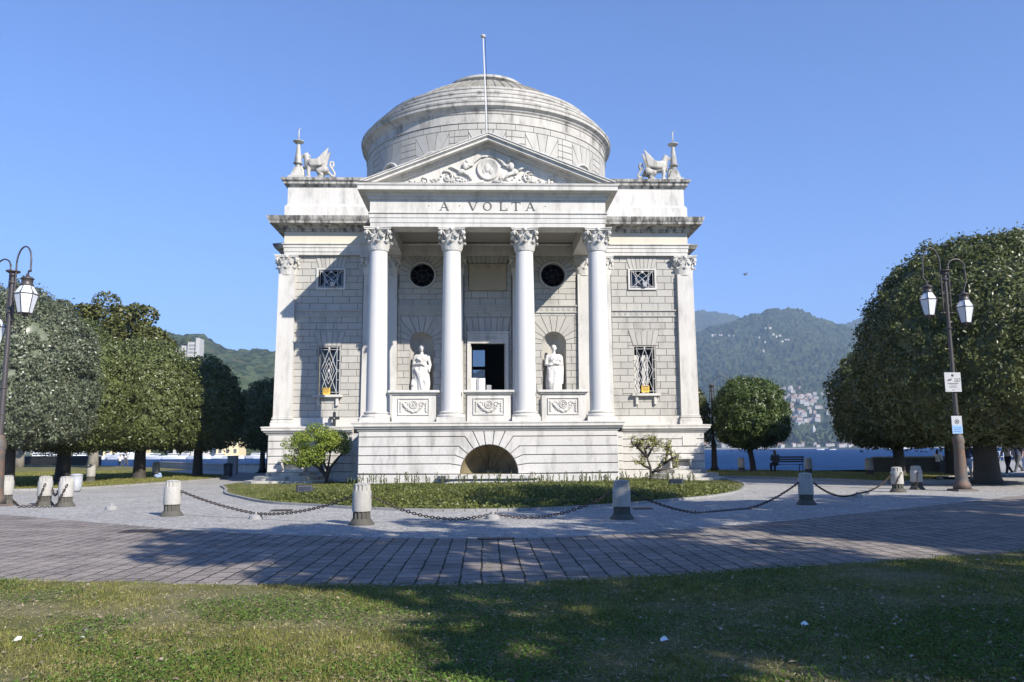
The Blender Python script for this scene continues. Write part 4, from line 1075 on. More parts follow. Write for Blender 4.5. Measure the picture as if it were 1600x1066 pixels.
b = MB(); b.lathe([(.05, 6.78), (.12, 6.84), (.12, 6.92), (.04, 6.95)], (-.16, 0, 0), 12); b.build('cap', SCUL, t)
b = MB(); b.tube([(.12, -.02, 0), (.06, -.02, 3), (-.06, -.02, 6.8)], .012, 5); b.build('halyard', IRON, t)
# yellow signs hung in the window grilles
for px, pz, lab in ((509.5, 611.5, 'small yellow notice hung in the grille of the shaded left lower window'), (1008.5, 608, 'small yellow notice hung in the grille of the sunlit right lower window')):
    c = at(px, pz, 38.1); t = empty('notice', (c.x, 38.1, c.z - .16), lab, 'sign', 'yellow notices in the window grilles')
    b = MB(); b.cbox(-.19, .19, 0, .02, 0, .32, .004); b.build('board', YSIGN, t)
    b = MB()
    for k, (w_, h_) in enumerate(((.30, .045), (.26, .02), (.30, .02), (.22, .02))): b.box(-w_ / 2, w_ / 2, -.006, .002, .25 - k * .06, .25 - k * .06 + h_)
    b.build('lettering', INK, t)
# the white box seen in the doorway
t = empty('box', (XC - .48, 38.0, 4.36), 'white box standing in the doorway above the central pedestal', 'box')
b = MB(); b.cbox(-.36, .0, .5, 1.0, 0, .60, .01); b.cbox(.005, .34, .45, 1.0, 0, .58, .01); b.build('panel', CARTON, t)
b = MB(); b.box(-.07, .07, .44, .5, .0, .59); b.build('strip', GREYC, t)
b = MB(); b.box(-.4, 1.0, .35, 1.2, -1.3, -.005); tb = b.build('table', DARK); tb.location = t.location; tag(tb, 'dark table inside the doorway carrying the white box', 'table')
b = MB(); b.cbox(-.12, .12, .5, .6, 0, .26, .01); o = b.build('small_case', GREYC); o.location = (XC + .05, 38.1, 4.36); tag(o, 'small grey case beside the white box in the doorway', 'case')
# black cross on the plinth ledge
c = at(522, 668, 37.75)
t = empty('cross', (c.x, 37.75, 2.64), 'black cross standing on the plinth ledge above the leafy shrub', 'cross')
b = MB(); b.cbox(-.07, .07, -.03, .03, 0, .66, .006); b.build('post', BLACKP, t)
b = MB(); b.cbox(-.24, .24, -.036, .036, .30, .45, .006); b.build('arm', BLACKP, t)
b = MB(); b.ball((0, -.04, .36), (.03, .015, .03), None, 8, 6); b.build('stud', GRILLE, t)
b = MB(); b.tube([(0, 0, .62), (0, 0, .78)], .012, 6); b.build('pin', BLACKP, t)

# ================================================================== GROUND, PATHS, WATER
G = lambda px, py, z=0: gnd(px, py, z)
def curve(pts, k=8):
    """Catmull-Rom through 2D points"""
    P = [Vector((p[0], p[1])) for p in pts]; P = [P[0] * 2 - P[1]] + P + [P[-1] * 2 - P[-2]]; out = []
    for i in range(1, len(P) - 2):
        for j in range(k):
            t = j / k; a, b_, c_, d_ = P[i - 1:i + 3]
            out.append(tuple(.5 * ((2 * b_) + (c_ - a) * t + (2 * a - 5 * b_ + 4 * c_ - d_) * t * t + (3 * b_ - a - 3 * c_ + d_) * t ** 3)))
    out.append(tuple(P[-2])); return out
def sheet(name, poly, z, mat, kind='structure', cells=None):
    bm = bmesh.new(); vs = [bm.verts.new((x, y, z)) for x, y in poly]; bm.faces.new(vs); bmesh.ops.triangulate(bm, faces=bm.faces[:])
    me = bpy.data.meshes.new(name); bm.normal_update(); 
    for f in bm.faces:
        if f.normal.z < 0: f.normal_flip()
    bm.to_mesh(me); bm.free(); me.materials.append(mat); o = link(name, me); o['kind'] = kind; return o
LZ = -1.2
shore = [(-400, 112), (-120, 106), (-60, 101), (-44, 92), (-30, 76), (-23.5, 69.5), (-16.5, 56.5), (-12, 53.8), (12, 53.5), (15.5, 52.5), (18.5, 51.2), (22.5, 45), (26, 44), (31, 54), (45, 75), (70, 95), (120, 110), (400, 140)]
land = [(400, -200), (400, 140)] + shore[::-1][1:-1] + [(-400, 112), (-400, -200)]
m = MB(); m.slab(land, -3, 0.0); o = m.build('ground', SOIL); o['kind'] = 'structure'
sheet('lake', [(-6000, 20), (6000, 20), (6000, 7000), (-6000, 7000)], LZ, WATER)
# lower road edge / upper edges measured from the photograph
outer = curve([(-60, 17.5), (-30, 14.5), (-14, 11.5), (-5.65, 9.74), (-2.53, 9.16), (.31, 9.03), (3.47, 9.84), (7.64, 11.23), (14, 14), (26, 20), (60, 40)])
inner = curve([(-60, 47), (-30, 32), (-18, 24.3), (-11.73, 20.0), (-8.22, 17.44), (-4.1, 14.75), (.04, 13.64), (2.77, 14.29), (7.54, 17.23), (16.35, 23.78), (30, 34), (60, 56)])
xs_ = np.linspace(-58, 58, 240); yo_ = np.interp(xs_, [p[0] for p in outer], [p[1] for p in outer]); yi_ = np.interp(xs_, [p[0] for p in inner], [p[1] for p in inner])
tt_ = np.linspace(0, 1, 6)[:, None]; o = grid_mesh('road', np.tile(xs_, (6, 1)), yo_ + (yi_ - yo_) * tt_, np.full((6, 240), .020), SLAB); o['kind'] = 'structure'
lawnL = curve([(-60, 49), (-30, 34.2), (-22, 31.3), (-19.2, 31.6), (-16.49, 32.68), (-15.6, 34.8), (-14.95, 37.66), (-14.2, 41.2), (-14.1, 44.8), (-15.9, 49.5), (-18.9, 52.9), (-24, 60)])
rightE = curve([(60, 64), (40, 50), (30, 43), (24.5, 37.6), (21.5, 36.9), (18.6, 31.4), (16.58, 31.72), (15.5, 35.18), (13.59, 37.88), (11.74, 40.01), (11.2, 44), (11.5, 53)])
sheet('plaza', [(-60, 8), (60, 8), (60, 84), (44, 73.5), (30.5, 53), (26, 43.2), (22.4, 44.2), (18.3, 50.6), (15.4, 52.1), (12, 53.1), (-12, 53.4), (-16.4, 56.1), (-23.3, 69), (-60, 92)], .012, SETT)
# sheets that are lawns: thin raised turf with stone kerbs
def kerb(pts, w, h, name='kerb', mat=KERB):
    b = MB(); n = len(pts)
    for a, c in zip(pts, pts[1:]):
        d = Vector(c) - Vector(a); L = d.length
        if L < .05: continue
        d.normalize(); nn = Vector((-d.y, d.x)) * w; A = Vector(a) + d * .006; C = Vector(c) - d * .006
        b.slab([tuple(A), tuple(C), tuple(C + nn), tuple(A + nn)] if True else 0, 0, h)
    o = b.build(name, mat); o['kind'] = 'structure'; return o
Lp = lawnL[8:]
sheet('lawn', [(p[0], p[1]) for p in lawnL] + [(-23.8, 66), (-31, 76), (-44, 90), (-60, 99), (-60, 49)], .055, SOIL)
kerb(Lp, .18, .10)
grassR = [(11.9, 40.5), (13.7, 38.3), (15.6, 35.7), (16.7, 32.3), (18.4, 32.1), (21.4, 37.4), (24.4, 38.1), (26, 43.6), (22.4, 44.6), (18.4, 50.9), (15.4, 52.2), (11.9, 53.2)]
sheet('lakeside_verge', grassR, .07, SOIL)
kerb([(24.4, 37.9), (21.4, 37.2), (18.5, 31.9), (16.6, 32.1), (15.5, 35.4), (13.6, 38.1), (11.8, 40.3), (11.6, 44)], .2, .12)
bedO = curve([(-11.3, 37.6), (-11.2, 35), (-10.4, 32.8), (-9.83, 31.2), (-9.0, 28.6), (-7.89, 26.36), (-6.17, 23.38), (-4.41, 21.87), (-3.21, 20.8), (-1.5, 19.85), (.07, 19.66), (1.66, 19.98), (3.48, 21.1), (5.4, 22.9), (6.88, 24.3), (8.5, 26.82), (9.53, 29.27), (10.4, 31.8), (11.0, 34.6), (11.0, 37.4)], 6)
sheet('bed_soil', bedO, .05, SOIL)
kerb(bedO[::-1], .10, .075)
sheet('front_lawn', [(-60, -60), (60, -60)] + [(p[0], p[1] - .02) for p in outer[::-1]], .03, SOIL)
# drain covers let into the paving
for (px, py, w_, l_, lab) in ((227, 832, .8, .5, 'dark rectangular drain cover in the paving at the left'), (440, 799, .5, .4, 'rusty drain cover beside the chain left of the flower bed'), (775, 844, .62, .22, 'slotted iron grate in the middle of the paving'), (1004, 796, .45, .4, 'dark drain cover in the setts right of the second granite bollard')):
    p = G(px, py); t = empty('drain_cover', (p.x, p.y, .021), lab, 'drain cover')
    b = MB(); b.cbox(-w_ / 2, w_ / 2, -l_ / 2, l_ / 2, 0, .012, .004); b.build('plate', CHAIN, t)
    b = MB()
    for k in range(7): b.box(-w_ / 2 + w_ * (k + .6) / 7.5, -w_ / 2 + w_ * (k + .9) / 7.5, -l_ * .4, l_ * .4, .012, .016)
    b.build('ribs', IRON, t)

# ================================================================== BOLLARDS AND CHAINS
def bollard_proto():
    t = empty('bollard', (0, 0, 0), 'x', 'bollard')
    def fluted(b, r0, r1, z0, z1, d, nf=12):
        n = nf * 4; vs = []
        for r, z in ((r0, z0), (r1, z1)):
            for k in range(n):
                a = 2 * PI * k / n; rr = r - (d if k % 4 in (1, 2) else 0); vs.append((rr * math.cos(a), rr * math.sin(a), z))
        b.add(vs, [(k, (k + 1) % n, n + (k + 1) % n, n + k) for k in range(n)] + [tuple(reversed(range(n))), tuple(range(n, 2 * n))])
    b = MB(); b.lathe([(.26, 0), (.255, .03), (.22, .07), (.19, .12)], (0, 0, 0), 28); fluted(b, .178, .176, .10, .27, .026); b.build('foot', BOLLD, t, auto=30)
    b = MB(); b.lathe([(.17, .26), (.192, .27), (.197, .29), (.19, .66), (.186, .675), (.16, .68)], (0, 0, 0), 32); b.build('drum', BOLL, t, auto=30)
    b = MB(); fluted(b, .172, .164, .675, .80, .022); b.lathe([(.162, .8), (.12, .822), (0, .83)], (0, 0, 0), 24); b.build('fluted_top', BOLL, t, auto=30)
    return t
bp = bollard_proto()
BL = [((264, 808), 'granite bollard standing alone in full sun left of the flower bed'),
      ((563, 822), 'granite bollard in front of the flower bed, nearest the left shrub'),
      ((974, 813), 'granite bollard in front of the flower bed, half shaded, right of the fountain arch'),
      ((1264, 790), 'fully shaded granite bollard near the bench by the lake'),
      ((1407, 770), 'sunlit granite bollard, left one of the pair beside the right street lamp'),
      ((1437, 766), 'sunlit granite bollard nearest the right street lamp base'),
      ((64, 791), 'granite bollard with chain, left one of the pair at the left trees'),
      ((97, 793), 'granite bollard with hanging chain, right one of the pair at the left trees'),
      ((3, 789), 'granite bollard half hidden behind the left street lamp'),
      ((1256, 741), 'white granite bollard') ]
BP = []
for i, (pp_, lab) in enumerate(BL[:9]):
    p = G(*pp_); o = bp if i == 0 else copy_tree(bp); o.location = (p.x, p.y + .15, 0.012); o.rotation_euler.z = i * .37
    tag(o, lab, 'bollard', 'fluted granite bollards ringing the temple'); BP.append(Vector((p.x, p.y + .15)))
# small bollards along the water
for px, py, lab in ((1159, 739, 'pale short bollard by the water left of the round tree'), (1359, 744, 'dark short bollard by the water between bench and right trees'), (1264, 742, 'rusty short bollard by the water behind the shaded bollard'),
                    (141, 755, 'dark stone bollard in the left lawn beside a trunk'), (243, 748, 'dark stone bollard in the left lawn between two trunks')):
    p = G(px, py); o = copy_tree(bp); o.location = (p.x, p.y, .03); o.scale = (1.05, 1.05, 1.08)
    tag(o, lab, 'bollard', 'far bollards at the lawn and lake')
def chain(name, pts, lab, r=.011, ll=.085, group='chains between the bollards'):
    b = MB(); P = [Vector(p) for p in pts]; seg = [(a, c, (c - a).length) for a, c in zip(P, P[1:])]; L = sum(s_[2] for s_ in seg); n = int(L / (ll * .78)); i = 0; acc = 0
    for k in range(n):
        s_ = (k + .5) * L / n
        while i < len(seg) - 1 and s_ > acc + seg[i][2]: acc += seg[i][2]; i += 1
        a, c, l_ = seg[i]; q = a.lerp(c, (s_ - acc) / l_); d = (c - a).normalized(); up = Vector((0, 0, 1)); sd = d.cross(up).normalized(); u2 = sd.cross(d).normalized(); w_ = sd if k % 2 else u2
        m_ = 10; ring = [q + d * math.cos(2 * PI * j / m_) * ll * .5 + w_ * math.sin(2 * PI * j / m_) * ll * .30 for j in range(m_ + 1)]
        b.tube(ring, r, 5, True, False)
    o = b.build(name, CHAIN); tag(o, lab, 'chain', group); return o
def pxline(pts): return [tuple(at(px, py, Y)) for px, py, Y in pts]
def hang(a, c, sag, n=14, zmin=.02):
    a, c = Vector(a), Vector(c); return [tuple(Vector((*(a.lerp(c, k / n)).xy, max(zmin, a.lerp(c, k / n).z - sag * 4 * (k / n) * (1 - k / n))))) for k in range(n + 1)]
def stub(px, py, lab):
    p = G(px, py); b = MB(); b.lathe([(.16, 0), (.15, .07), (.11, .10), (0, .11)], (0, 0, 0), 12); b.ball((0, 0, .12), (.04, .04, .05), None, 8, 6)
    o = b.build('chain_stub', KERB, auto=35); o.location = (p.x, p.y, 0.012); tag(o, lab, 'stone stub', 'low stone stubs carrying the chains'); return Vector((p.x, p.y, .13))
S1 = stub(400, 812, 'low white stone stub holding the chain between the two left bollards')
S2 = stub(1340, 778, 'low stone stub holding the chain near the right street lamp')
S3 = stub(174, 797, 'low white stone stub alone in the setts at the left')
S4 = stub(770, 812, 'low rusty stub holding the chain in front of the flower bed centre')
S5 = stub(17, 786, 'low stone stub between the left street lamp and the left bollard pair')
h = lambda i, s, z=.58: (BP[i].x + s * .2, BP[i].y - .02, z)
chain('chain', hang(h(0, 1), S1, .05), 'rusty chain from the lone sunlit bollard to the low stub')
chain('chain', hang(S1, h(1, -1), .12), 'rusty chain from the low white stub to the bollard by the left shrub')
chain('chain', hang(h(1, 1), S4, .26), 'sagging chain right of the bollard by the left shrub')
chain('chain', hang(S4, h(2, -1), .26), 'sagging chain left of the half shaded bollard')
chain('chain', hang(h(2, 1), h(3, -1), .62), 'long chain dragging low between the half shaded and the fully shaded bollard')
chain('chain', hang(h(3, 1), S2, .2), 'chain from the fully shaded bollard down to the low stub')
chain('chain', hang(S2, h(4, -1), .14), 'chain rising from the low stub to the sunlit pair of bollards')
chain('chain', hang((BP[6].x + .1, BP[6].y - .19, .62), (BP[6].x - .05, BP[6].y - .3, .02), .0) + [(BP[6].x - .5, BP[6].y - .35, .02), tuple(S5)], 'chain hanging down the left bollard of the left pair')
chain('chain', hang((BP[7].x + .12, BP[7].y - .19, .62), (BP[7].x - .1, BP[7].y - .3, .03), .0) + [(BP[7].x - .6, BP[7].y - .32, .02), (BP[7].x - 1.1, BP[7].y - .3, .02)], 'chain hanging down and lying at the right bollard of the left pair')
chain('chain', hang((BP[6].x + .2, BP[6].y, .5), (BP[7].x - .2, BP[7].y, .5), .2), 'short chain between the two bollards of the left pair')
chain('chain', hang((BP[5].x - .05, BP[5].y - .19, .62), (BP[5].x - .15, BP[5].y - .22, .05), 0), 'chain hanging down the bollard nearest the right street lamp')
chain('chain', hang((BP[4].x + .05, BP[4].y - .19, .66), (BP[4].x - .16, BP[4].y - .2, .3), 0), 'short chain hanging on the left bollard of the right pair')
p = G(1460, 757); chain('chain', [(p.x, p.y, .25), (p.x + .6, p.y, .12), (p.x + 1.2, p.y, .25)], 'slack chain behind the bollard nearest the right street lamp')

# floodlights in the bed
for px, py, s, lab in ((476, 781, 1, 'black box floodlight in the grass below the leafy shrub'), (1057, 769, -1, 'black box floodlight in the ground cover below the sparse shrub')):
    p = G(px, py); t = empty('ground_floodlight', (p.x, p.y, .05), lab, 'floodlight', 'floodlights in the flower bed'); t.rotation_euler.z = s * .35
    b = MB(); b.cbox(-.24, .24, -.1, .16, .13, .40, .03); b.v = [(x, y + (z - .13) * .35, z) for x, y, z in b.v]; b.build('housing', BLACKP, t)
    b = MB(); b.box(-.2, .2, -.09, -.06, .17, .36); b.v = [(x, y + (z - .13) * .35 - .02, z) for x, y, z in b.v]; b.build('glass', PANE, t)
    b = MB(); b.box(-.27, -.25, -.02, .04, 0, .3); b.box(.25, .27, -.02, .04, 0, .3); b.box(-.27, .27, -.02, .04, 0, .02); b.build('bracket', BLACKP, t)

# ================================================================== STREET LAMPS
def lantern(t, x, z, yaw=0.):
    b = MB(); n = 6
    def hexr(r, zz): return [(x + r * math.cos(2 * PI * k / n + yaw), r * math.sin(2 * PI * k / n + yaw), z + zz) for k in range(n)]
    rings = [hexr(.18, 0), hexr(.305, .55), hexr(.165, .80)]
    b.add(sum(rings, []), [(i * n + k, i * n + (k + 1) % n, (i + 1) * n + (k + 1) % n, (i + 1) * n + k) for i in range(2) for k in range(n)] + [tuple(reversed(range(n))), tuple(range(2 * n, 3 * n))])
    f = b.build('lantern', GLASSW, t)
    b = MB()
    for k in range(n):
        b.tube([rings[0][k], rings[1][k], rings[2][k]], .014, 5)
        for r_ in rings: b.tube([r_[k], r_[(k + 1) % n]], .016, 5)
        b.ball((rings[1][k][0], rings[1][k][1], rings[1][k][2] + .03), (.02, .02, .045), None, 6, 5)
        b.ball((rings[0][k][0], rings[0][k][1], rings[0][k][2] - .05), (.015, .015, .04), None, 6, 5)
    b.lathe([(.17, .80), (.18, .82), (.15, .86), (.15, .98), (.19, 1.0), (.15, 1.04), (.05, 1.08), (.03, 1.15)], (x, 0, z), 12)
    b.lathe([(.15, 0), (.08, -.06), (.03, -.10), (.0, -.16)], (x, 0, z), 8)
    b.build('lantern_frame', LAMPG, f)
def street_lamp(px, py, lab, top=7.57, tall=(), arms=(), small=False, yaw=0, rust=True):
    p = G(px, py) if not isinstance(px, Vector) else px
    t = empty('street_lamp', (p.x, p.y, 0), lab, 'street lamp', 'cast iron street lamps with two lanterns'); t.rotation_euler.z = yaw
    b = MB(); b.frustum((0, 0), .70, .66, 0, .08)
    b.lathe([(.29, .08), (.27, .26), (.215, .34), (.205, .42), (.165, 1.45), (.18, 1.5), (.16, 1.56), (.20, 1.66), (.16, 1.84), (.12, 1.9), (.14, 1.96), (.09, 2.0)], (0, 0, 0), 8); b.build('base', RUST if rust else IRON, t)
    b = MB(); b.tube([(0, 0, 1.98), (0, 0, 3.3), (0, 0, 5.55), (0, 0, 5.56), (0, 0, top - .12)], [.085, .075, .06, .06, .055], 12)
    for z in (2.55, 3.3, 5.5, top - .35): b.lathe([(.07, 0), (.10, .02), (.10, .07), (.07, .09)], (0, 0, z), 12)
    b.lathe([(.07, top - .14), (.10, top - .1), (.10, top - .05), (.19, top), (.19, top + .03), (.05, top + .04)], (0, 0, 0), 14); b.build('pole', LAMPG, t, auto=30)
    for (s, hb, ht, xo, zl) in arms:
        b = MB(); pts = []
        xi = s * .14
        pts.append((xi, 0, hb)); pts.append((xi, 0, top + .1))
        x0, x1 = xi, s * xo; cx = (x0 + x1) / 2
        for k in range(1, 13):
            a = PI * k / 12; pts.append((cx - math.cos(a) * (x1 - x0) / 2 * (1 + .12 * math.sin(a)), 0, top + .1 + math.sin(a) * (ht - top - .1)))
        zl1 = zl + 1.12
        pts += [(x1 * 1.02, 0, top * .55 + zl1 * .45), (x1 * .92, 0, zl1 + .12), (x1 * .86, 0, zl1)]
        C_ = []
        Pv = [Vector(q_) for q_ in pts]; Pv = [Pv[0]] + Pv + [Pv[-1]]
        for i in range(1, len(Pv) - 2):
            for j in range(4):
                u = j / 4; a_, b_, c_, d_ = Pv[i - 1:i + 3]; C_.append(.5 * ((2 * b_) + (c_ - a_) * u + (2 * a_ - 5 * b_ + 4 * c_ - d_) * u * u + (3 * b_ - a_ - 3 * c_ + d_) * u ** 3))
        C_.append(Pv[-2]); b.tube(C_, .024, 7); arm = b.build('arm', LAMPG, t)
        b = MB()
        for z in (hb + .08, hb + .75): b.tube([(0, 0, z), (xi * 1.6, 0, z)], .018, 6); b.ball((xi * 1.6, 0, z), .03, None, 6, 5); b.ball((xi, 0, z), .04, None, 6, 5)
        b.build('bracket', LAMPG, arm)
        lantern(t, x1 * .86, zl)
    return t
LA = ((-1, 5.75, 8.35, .98, 6.0), (1, 5.95, 7.98, .86, 5.72))
lampR = street_lamp(1504, 768, 'street lamp with rusty base and two notices on its post, right of the temple', 7.55, arms=[(-1, 6.0, 8.38, .76, 5.98), (1, 6.0, 7.98, .72, 5.72)])
lampL = street_lamp(-9, 792, 'cast iron street lamp cut by the left picture edge', 6.72, arms=[(-1, 5.2, 7.15, .85, 4.6), (1, 5.2, 7.42, .82, 5.44)], yaw=-.5)
lb = G(1117, 737); street_lamp(lb, 0, 'distant dark street lamp behind the round tree, right of the temple', 5.5, arms=[(-1, 4.4, 6.0, 1.15, 4.2), (1, 4.4, 6.15, 1.15, 4.2)], rust=False)
lb = G(396, 741); lb.y += 2; street_lamp(lb, 0, 'distant dark street lamp left of the temple in shade', 5.75, arms=[(-1, 4.7, 6.2, 1.1, 4.4), (1, 4.7, 6.25, 1.1, 4.4)], rust=False)
# notices on the right lamp
def notice(px0, px1, py0, py1, Y, lab, mats, kind):
    a = at(px0, py1, Y); c = at(px1, py0, Y); w_ = c.x - a.x; h_ = c.z - a.z
    t = empty('notice_board', ((a.x + c.x) / 2, Y, a.z), lab, 'sign')
    b = MB(); b.cbox(-w_ / 2, w_ / 2, 0, .015, 0, h_, .004); b.build('panel', mats[0], t)
    b = MB()
    if kind == 0:
        b.lathe([(.045, 0), (.03, .012), (0, .012)], (0, 0, 0), 12); b.v = [(x, -.004 - z, y + h_ * .85) for x, y, z in b.v]
        b.tube([(.16 + .085 * dx, -.004, h_ * .60 + .05 * dz) for dx, dz in ((-1, -1), (1, -1), (1, 1), (-1, 1), (-1, -1))], .007, 4); b.box(.13, .19, -.006, .002, h_ * .58, h_ * .63)
        b.prism([(-.19, h_ * .55), (-.05, h_ * .6), (-.04, h_ * .68), (-.17, h_ * .64)], -.006, .002)
        for k, (w2, hh) in enumerate(((.36, .022), (.30, .01), (.22, .01), (.26, .01))): b.box(-w2 / 2, w2 / 2, -.005, .002, h_ * (.42 - .07 * k), h_ * (.42 - .07 * k) + hh)
        b.box(-.03, .03, -.005, .002, h_ * .08, h_ * .11)
    else:
        for k in range(3): b.box(-w_ * .35, w_ * .35, -.005, .002, h_ * (.32 - .1 * k), h_ * (.32 - .1 * k) + .015)
        b.tube([(.07 * math.cos(a_), -.004, h_ * .68 + .07 * math.sin(a_)) for a_ in [2 * PI * k / 12 for k in range(13)]], .01, 4); b.ball((0, 0, h_ * .68), (.035, .01, .035), None, 8, 6)
    b.build('markings', INK if kind == 0 else CNAVY, t)
    if kind: b = MB(); b.box(-w_ * .47, w_ * .47, -.003, .001, h_ * .02, h_ * .48); b.build('blue_field', SIGNB, t)
notice(1477.5, 1500.5, 582, 612.5, G(1504, 768).y - .12, 'white regulation notice with emblem high on the right lamp post', (SIGNW,), 0)
notice(1488.5, 1502.5, 650, 678, G(1504, 768).y - .13, 'small blue and white notice low on the right lamp post', (SIGNW,), 1)
# ================================================================== VEGETATION
RNG = np.random.default_rng(11)
def unit(n):
    v = RNG.normal(size=(n, 3)); return v / np.linalg.norm(v, axis=1, keepdims=True)
def leaf_mesh(name, P, Nn, ln, wd, mat, parent, jit=.6, along=None):
    n = len(P); Nj = Nn + RNG.normal(size=(n, 3)) * jit; Nj /= np.linalg.norm(Nj, axis=1, keepdims=True)
    D = unit(n) if along is None else along + RNG.normal(size=(n, 3)) * .5
    D = D - Nj * np.sum(D * Nj, 1, keepdims=True); D /= np.linalg.norm(D, axis=1, keepdims=True) + 1e-9
    W = np.cross(Nj, D); L = (ln * RNG.uniform(.65, 1.3, n))[:, None]; w = (wd * RNG.uniform(.7, 1.25, n))[:, None]
    fold = Nj * (w * .25)
    V = np.stack([P - D * L * .5, P + W * w * .5 + fold, P + D * L * .5, P - W * w * .5 + fold], 1).reshape(-1, 3)
    return npmesh(name, V, None, mat, parent)
def crown_r(U, R, Ht, Hb, pt=2.4, pb=5., lump=.08, seed=0, fq=1.6):
    uh = np.hypot(U[:, 0], U[:, 1]); up = U[:, 2] > 0
    p = np.where(up, pt, pb); H = np.where(up, Ht, Hb)
    r = 1 / ((uh / R) ** p + (np.abs(U[:, 2]) / H) ** p) ** (1 / p)
    q = U * r[:, None]
    return r * (1 + lump * fbm(q[:, 0] * fq / R * 2, q[:, 1] * fq / R * 2, q[:, 2] * fq / R * 2, 3, seed) + .03 * vnoise(q[:, 0] * 2.2, q[:, 1] * 2.2, q[:, 2] * 2.2, seed + 9))
def trunk_mb(b, h, r0, lean=(0, 0), spread=0, limbs=0, zt=None, seed=0):
    rnd = random.Random(seed)
    pts = [(lean[0] * t * t, lean[1] * t * t, h * t) for t in (0, .03, .12, .3, .6, 1)]
    b.tube(pts, [r0 * 1.35, r0 * 1.15, r0, r0 * .93, r0 * .85, r0 * .8], 12)
    top = Vector(pts[-1])
    for k in range(limbs):
        a = 2 * PI * k / limbs + rnd.uniform(-.3, .3); L = spread * rnd.uniform(.7, 1)
        e = top + Vector((math.cos(a) * L, math.sin(a) * L, (zt or 2) * rnd.uniform(.5, .9))); m_ = top.lerp(e, .5) + Vector((0, 0, .15 * L))
        b.tube([tuple(top - Vector((0, 0, .2))), tuple(m_), tuple(e)], [r0 * .55, r0 * .33, r0 * .1], 7)
def clipped_tree(name, x, y, R, z0, z1, tr, mat, nleaf, lab, group, ln=.15, wd=.075, seed=0, lump=.07, pt=2.4, lean=(0, 0), barkm=None, zc=None, pb=4., tx=0):
    t = empty(name, (x, y, 0), lab, 'tree', group); zc = z0 + (z1 - z0) * .42 if zc is None else zc
    Ht, Hb = z1 - zc, zc - z0
    U = unit(nleaf); r = crown_r(U, R, Ht, Hb, pt, pb, lump, seed)
    dep = RNG.exponential(.16, nleaf); dep = np.minimum(dep, R * .3)
    out = (RNG.random(nleaf) < .10) * RNG.uniform(0, .30, nleaf)
    # clumped twigs
    q = U * r[:, None]; cl = vnoise(q[:, 0] * 3.2, q[:, 1] * 3.2, q[:, 2] * 3.2, seed + 3)
    keep = cl > -.62
    dep = dep + np.clip(-cl, 0, 1) * .35
    P = U * (r - dep + out + .20 * cl)[:, None]; P[:, 2] += zc
    P, U2 = P[keep], U[keep]
    leaf_mesh('crown', P, U2, ln, wd, mat, t, .75)
    # dense inner foliage mass
    nu, nv = 64, 40; th = np.linspace(0, 2 * PI, nu); ph = np.linspace(-PI / 2 + .001, PI / 2 - .001, nv); TH, PH = np.meshgrid(th, ph)
    UU = np.stack([np.cos(TH) * np.cos(PH), np.sin(TH) * np.cos(PH), np.sin(PH)], -1).reshape(-1, 3)
    rr = crown_r(UU, R, Ht, Hb, pt, pb, lump, seed) - .34 - .0 * R; Q = UU * rr[:, None]; Q[:, 2] += zc; Q = Q.reshape(nv, nu, 3)
    o = grid_mesh('inner_foliage', Q[..., 0], Q[..., 1], Q[..., 2], mat); o.parent = t
    b = MB(); trunk_mb(b, z0 + .5, tr, lean, R * .5, 5, 1.2, seed=seed); b.v = [(x_ + tx, y_, z_) for x_, y_, z_ in b.v]; b.build('trunk', barkm or BARK, t)
    return t
ROWL = 'clipped holm oaks in the left row'; ROWR = 'clipped holm oaks on the right by the lake'
clipped_tree('holm_oak', -19.5, 33.4, 3.2, 1.75, 8.45, .36, L_SIL, 70000, 'nearest sun-silvered clipped oak at the left edge behind the lamp', ROWL, seed=1, pt=2.0, ln=.135, wd=.065, lump=.06)
clipped_tree('holm_oak', -25.5, 36.5, 3.3, 1.8, 8.8, .36, L_SIL, 16000, 'sun-silvered clipped oak cut by the left edge behind the nearest one', ROWL, seed=2, pt=2.1, ln=.2, wd=.1)
clipped_tree('holm_oak', -20.4, 39.6, 3.2, 1.6, 8.0, .36, L_OAK, 46000, 'second clipped oak of the left row, green with a tapering top', ROWL, seed=3, pt=1.8, ln=.16, wd=.075)
clipped_tree('holm_oak', -18.7, 44.2, 2.9, 1.65, 7.7, .34, L_OAK, 42000, 'third clipped oak of the left row, rounded green crown', ROWL, seed=4, pt=2.1, ln=.165, wd=.08)
clipped_tree('holm_oak', -16.85, 47.8, 2.4, 1.6, 7.15, .30, L_OAK, 22000, 'fourth clipped oak of the left row, half in the temple shadow', ROWL, seed=5, pt=2.0, ln=.2, wd=.1)
clipped_tree('holm_oak', -14.6, 55.2, 2.3, 1.7, 6.35, .28, L_OAK, 15000, 'farthest clipped oak, in the temple shadow beside its left corner', ROWL, seed=6, pt=2.2, ln=.22, wd=.11)
clipped_tree('holm_oak', 20.6, 31.0, 5.1, 1.65, 9.9, .50, L_DRK, 95000, 'largest clipped oak with thick dark trunk behind the right street lamp', ROWR, seed=7, pt=2.1, lump=.07, ln=.165, wd=.078, pb=3.2, tx=-.7)
clipped_tree('holm_oak', 21.15, 40.0, 3.1, 1.55, 6.75, .30, L_DRK, 26000, 'dark clipped oak by the water, left of the largest one', ROWR, seed=8, pt=2.5, ln=.18, wd=.09)
clipped_tree('holm_oak', 24.2, 40.6, 3.6, 1.6, 8.2, .30, L_DRK, 18000, 'dark clipped oak mostly hidden behind the largest one', ROWR, seed=9, pt=2.4, ln=.2, wd=.1)
clipped_tree('holm_oak', 30.5, 36.5, 4.3, 2.3, 9.3, .45, L_DRK, 20000, 'clipped oak at the right picture edge over the walking couple', ROWR, seed=10, pt=2.4, ln=.2, wd=.1)
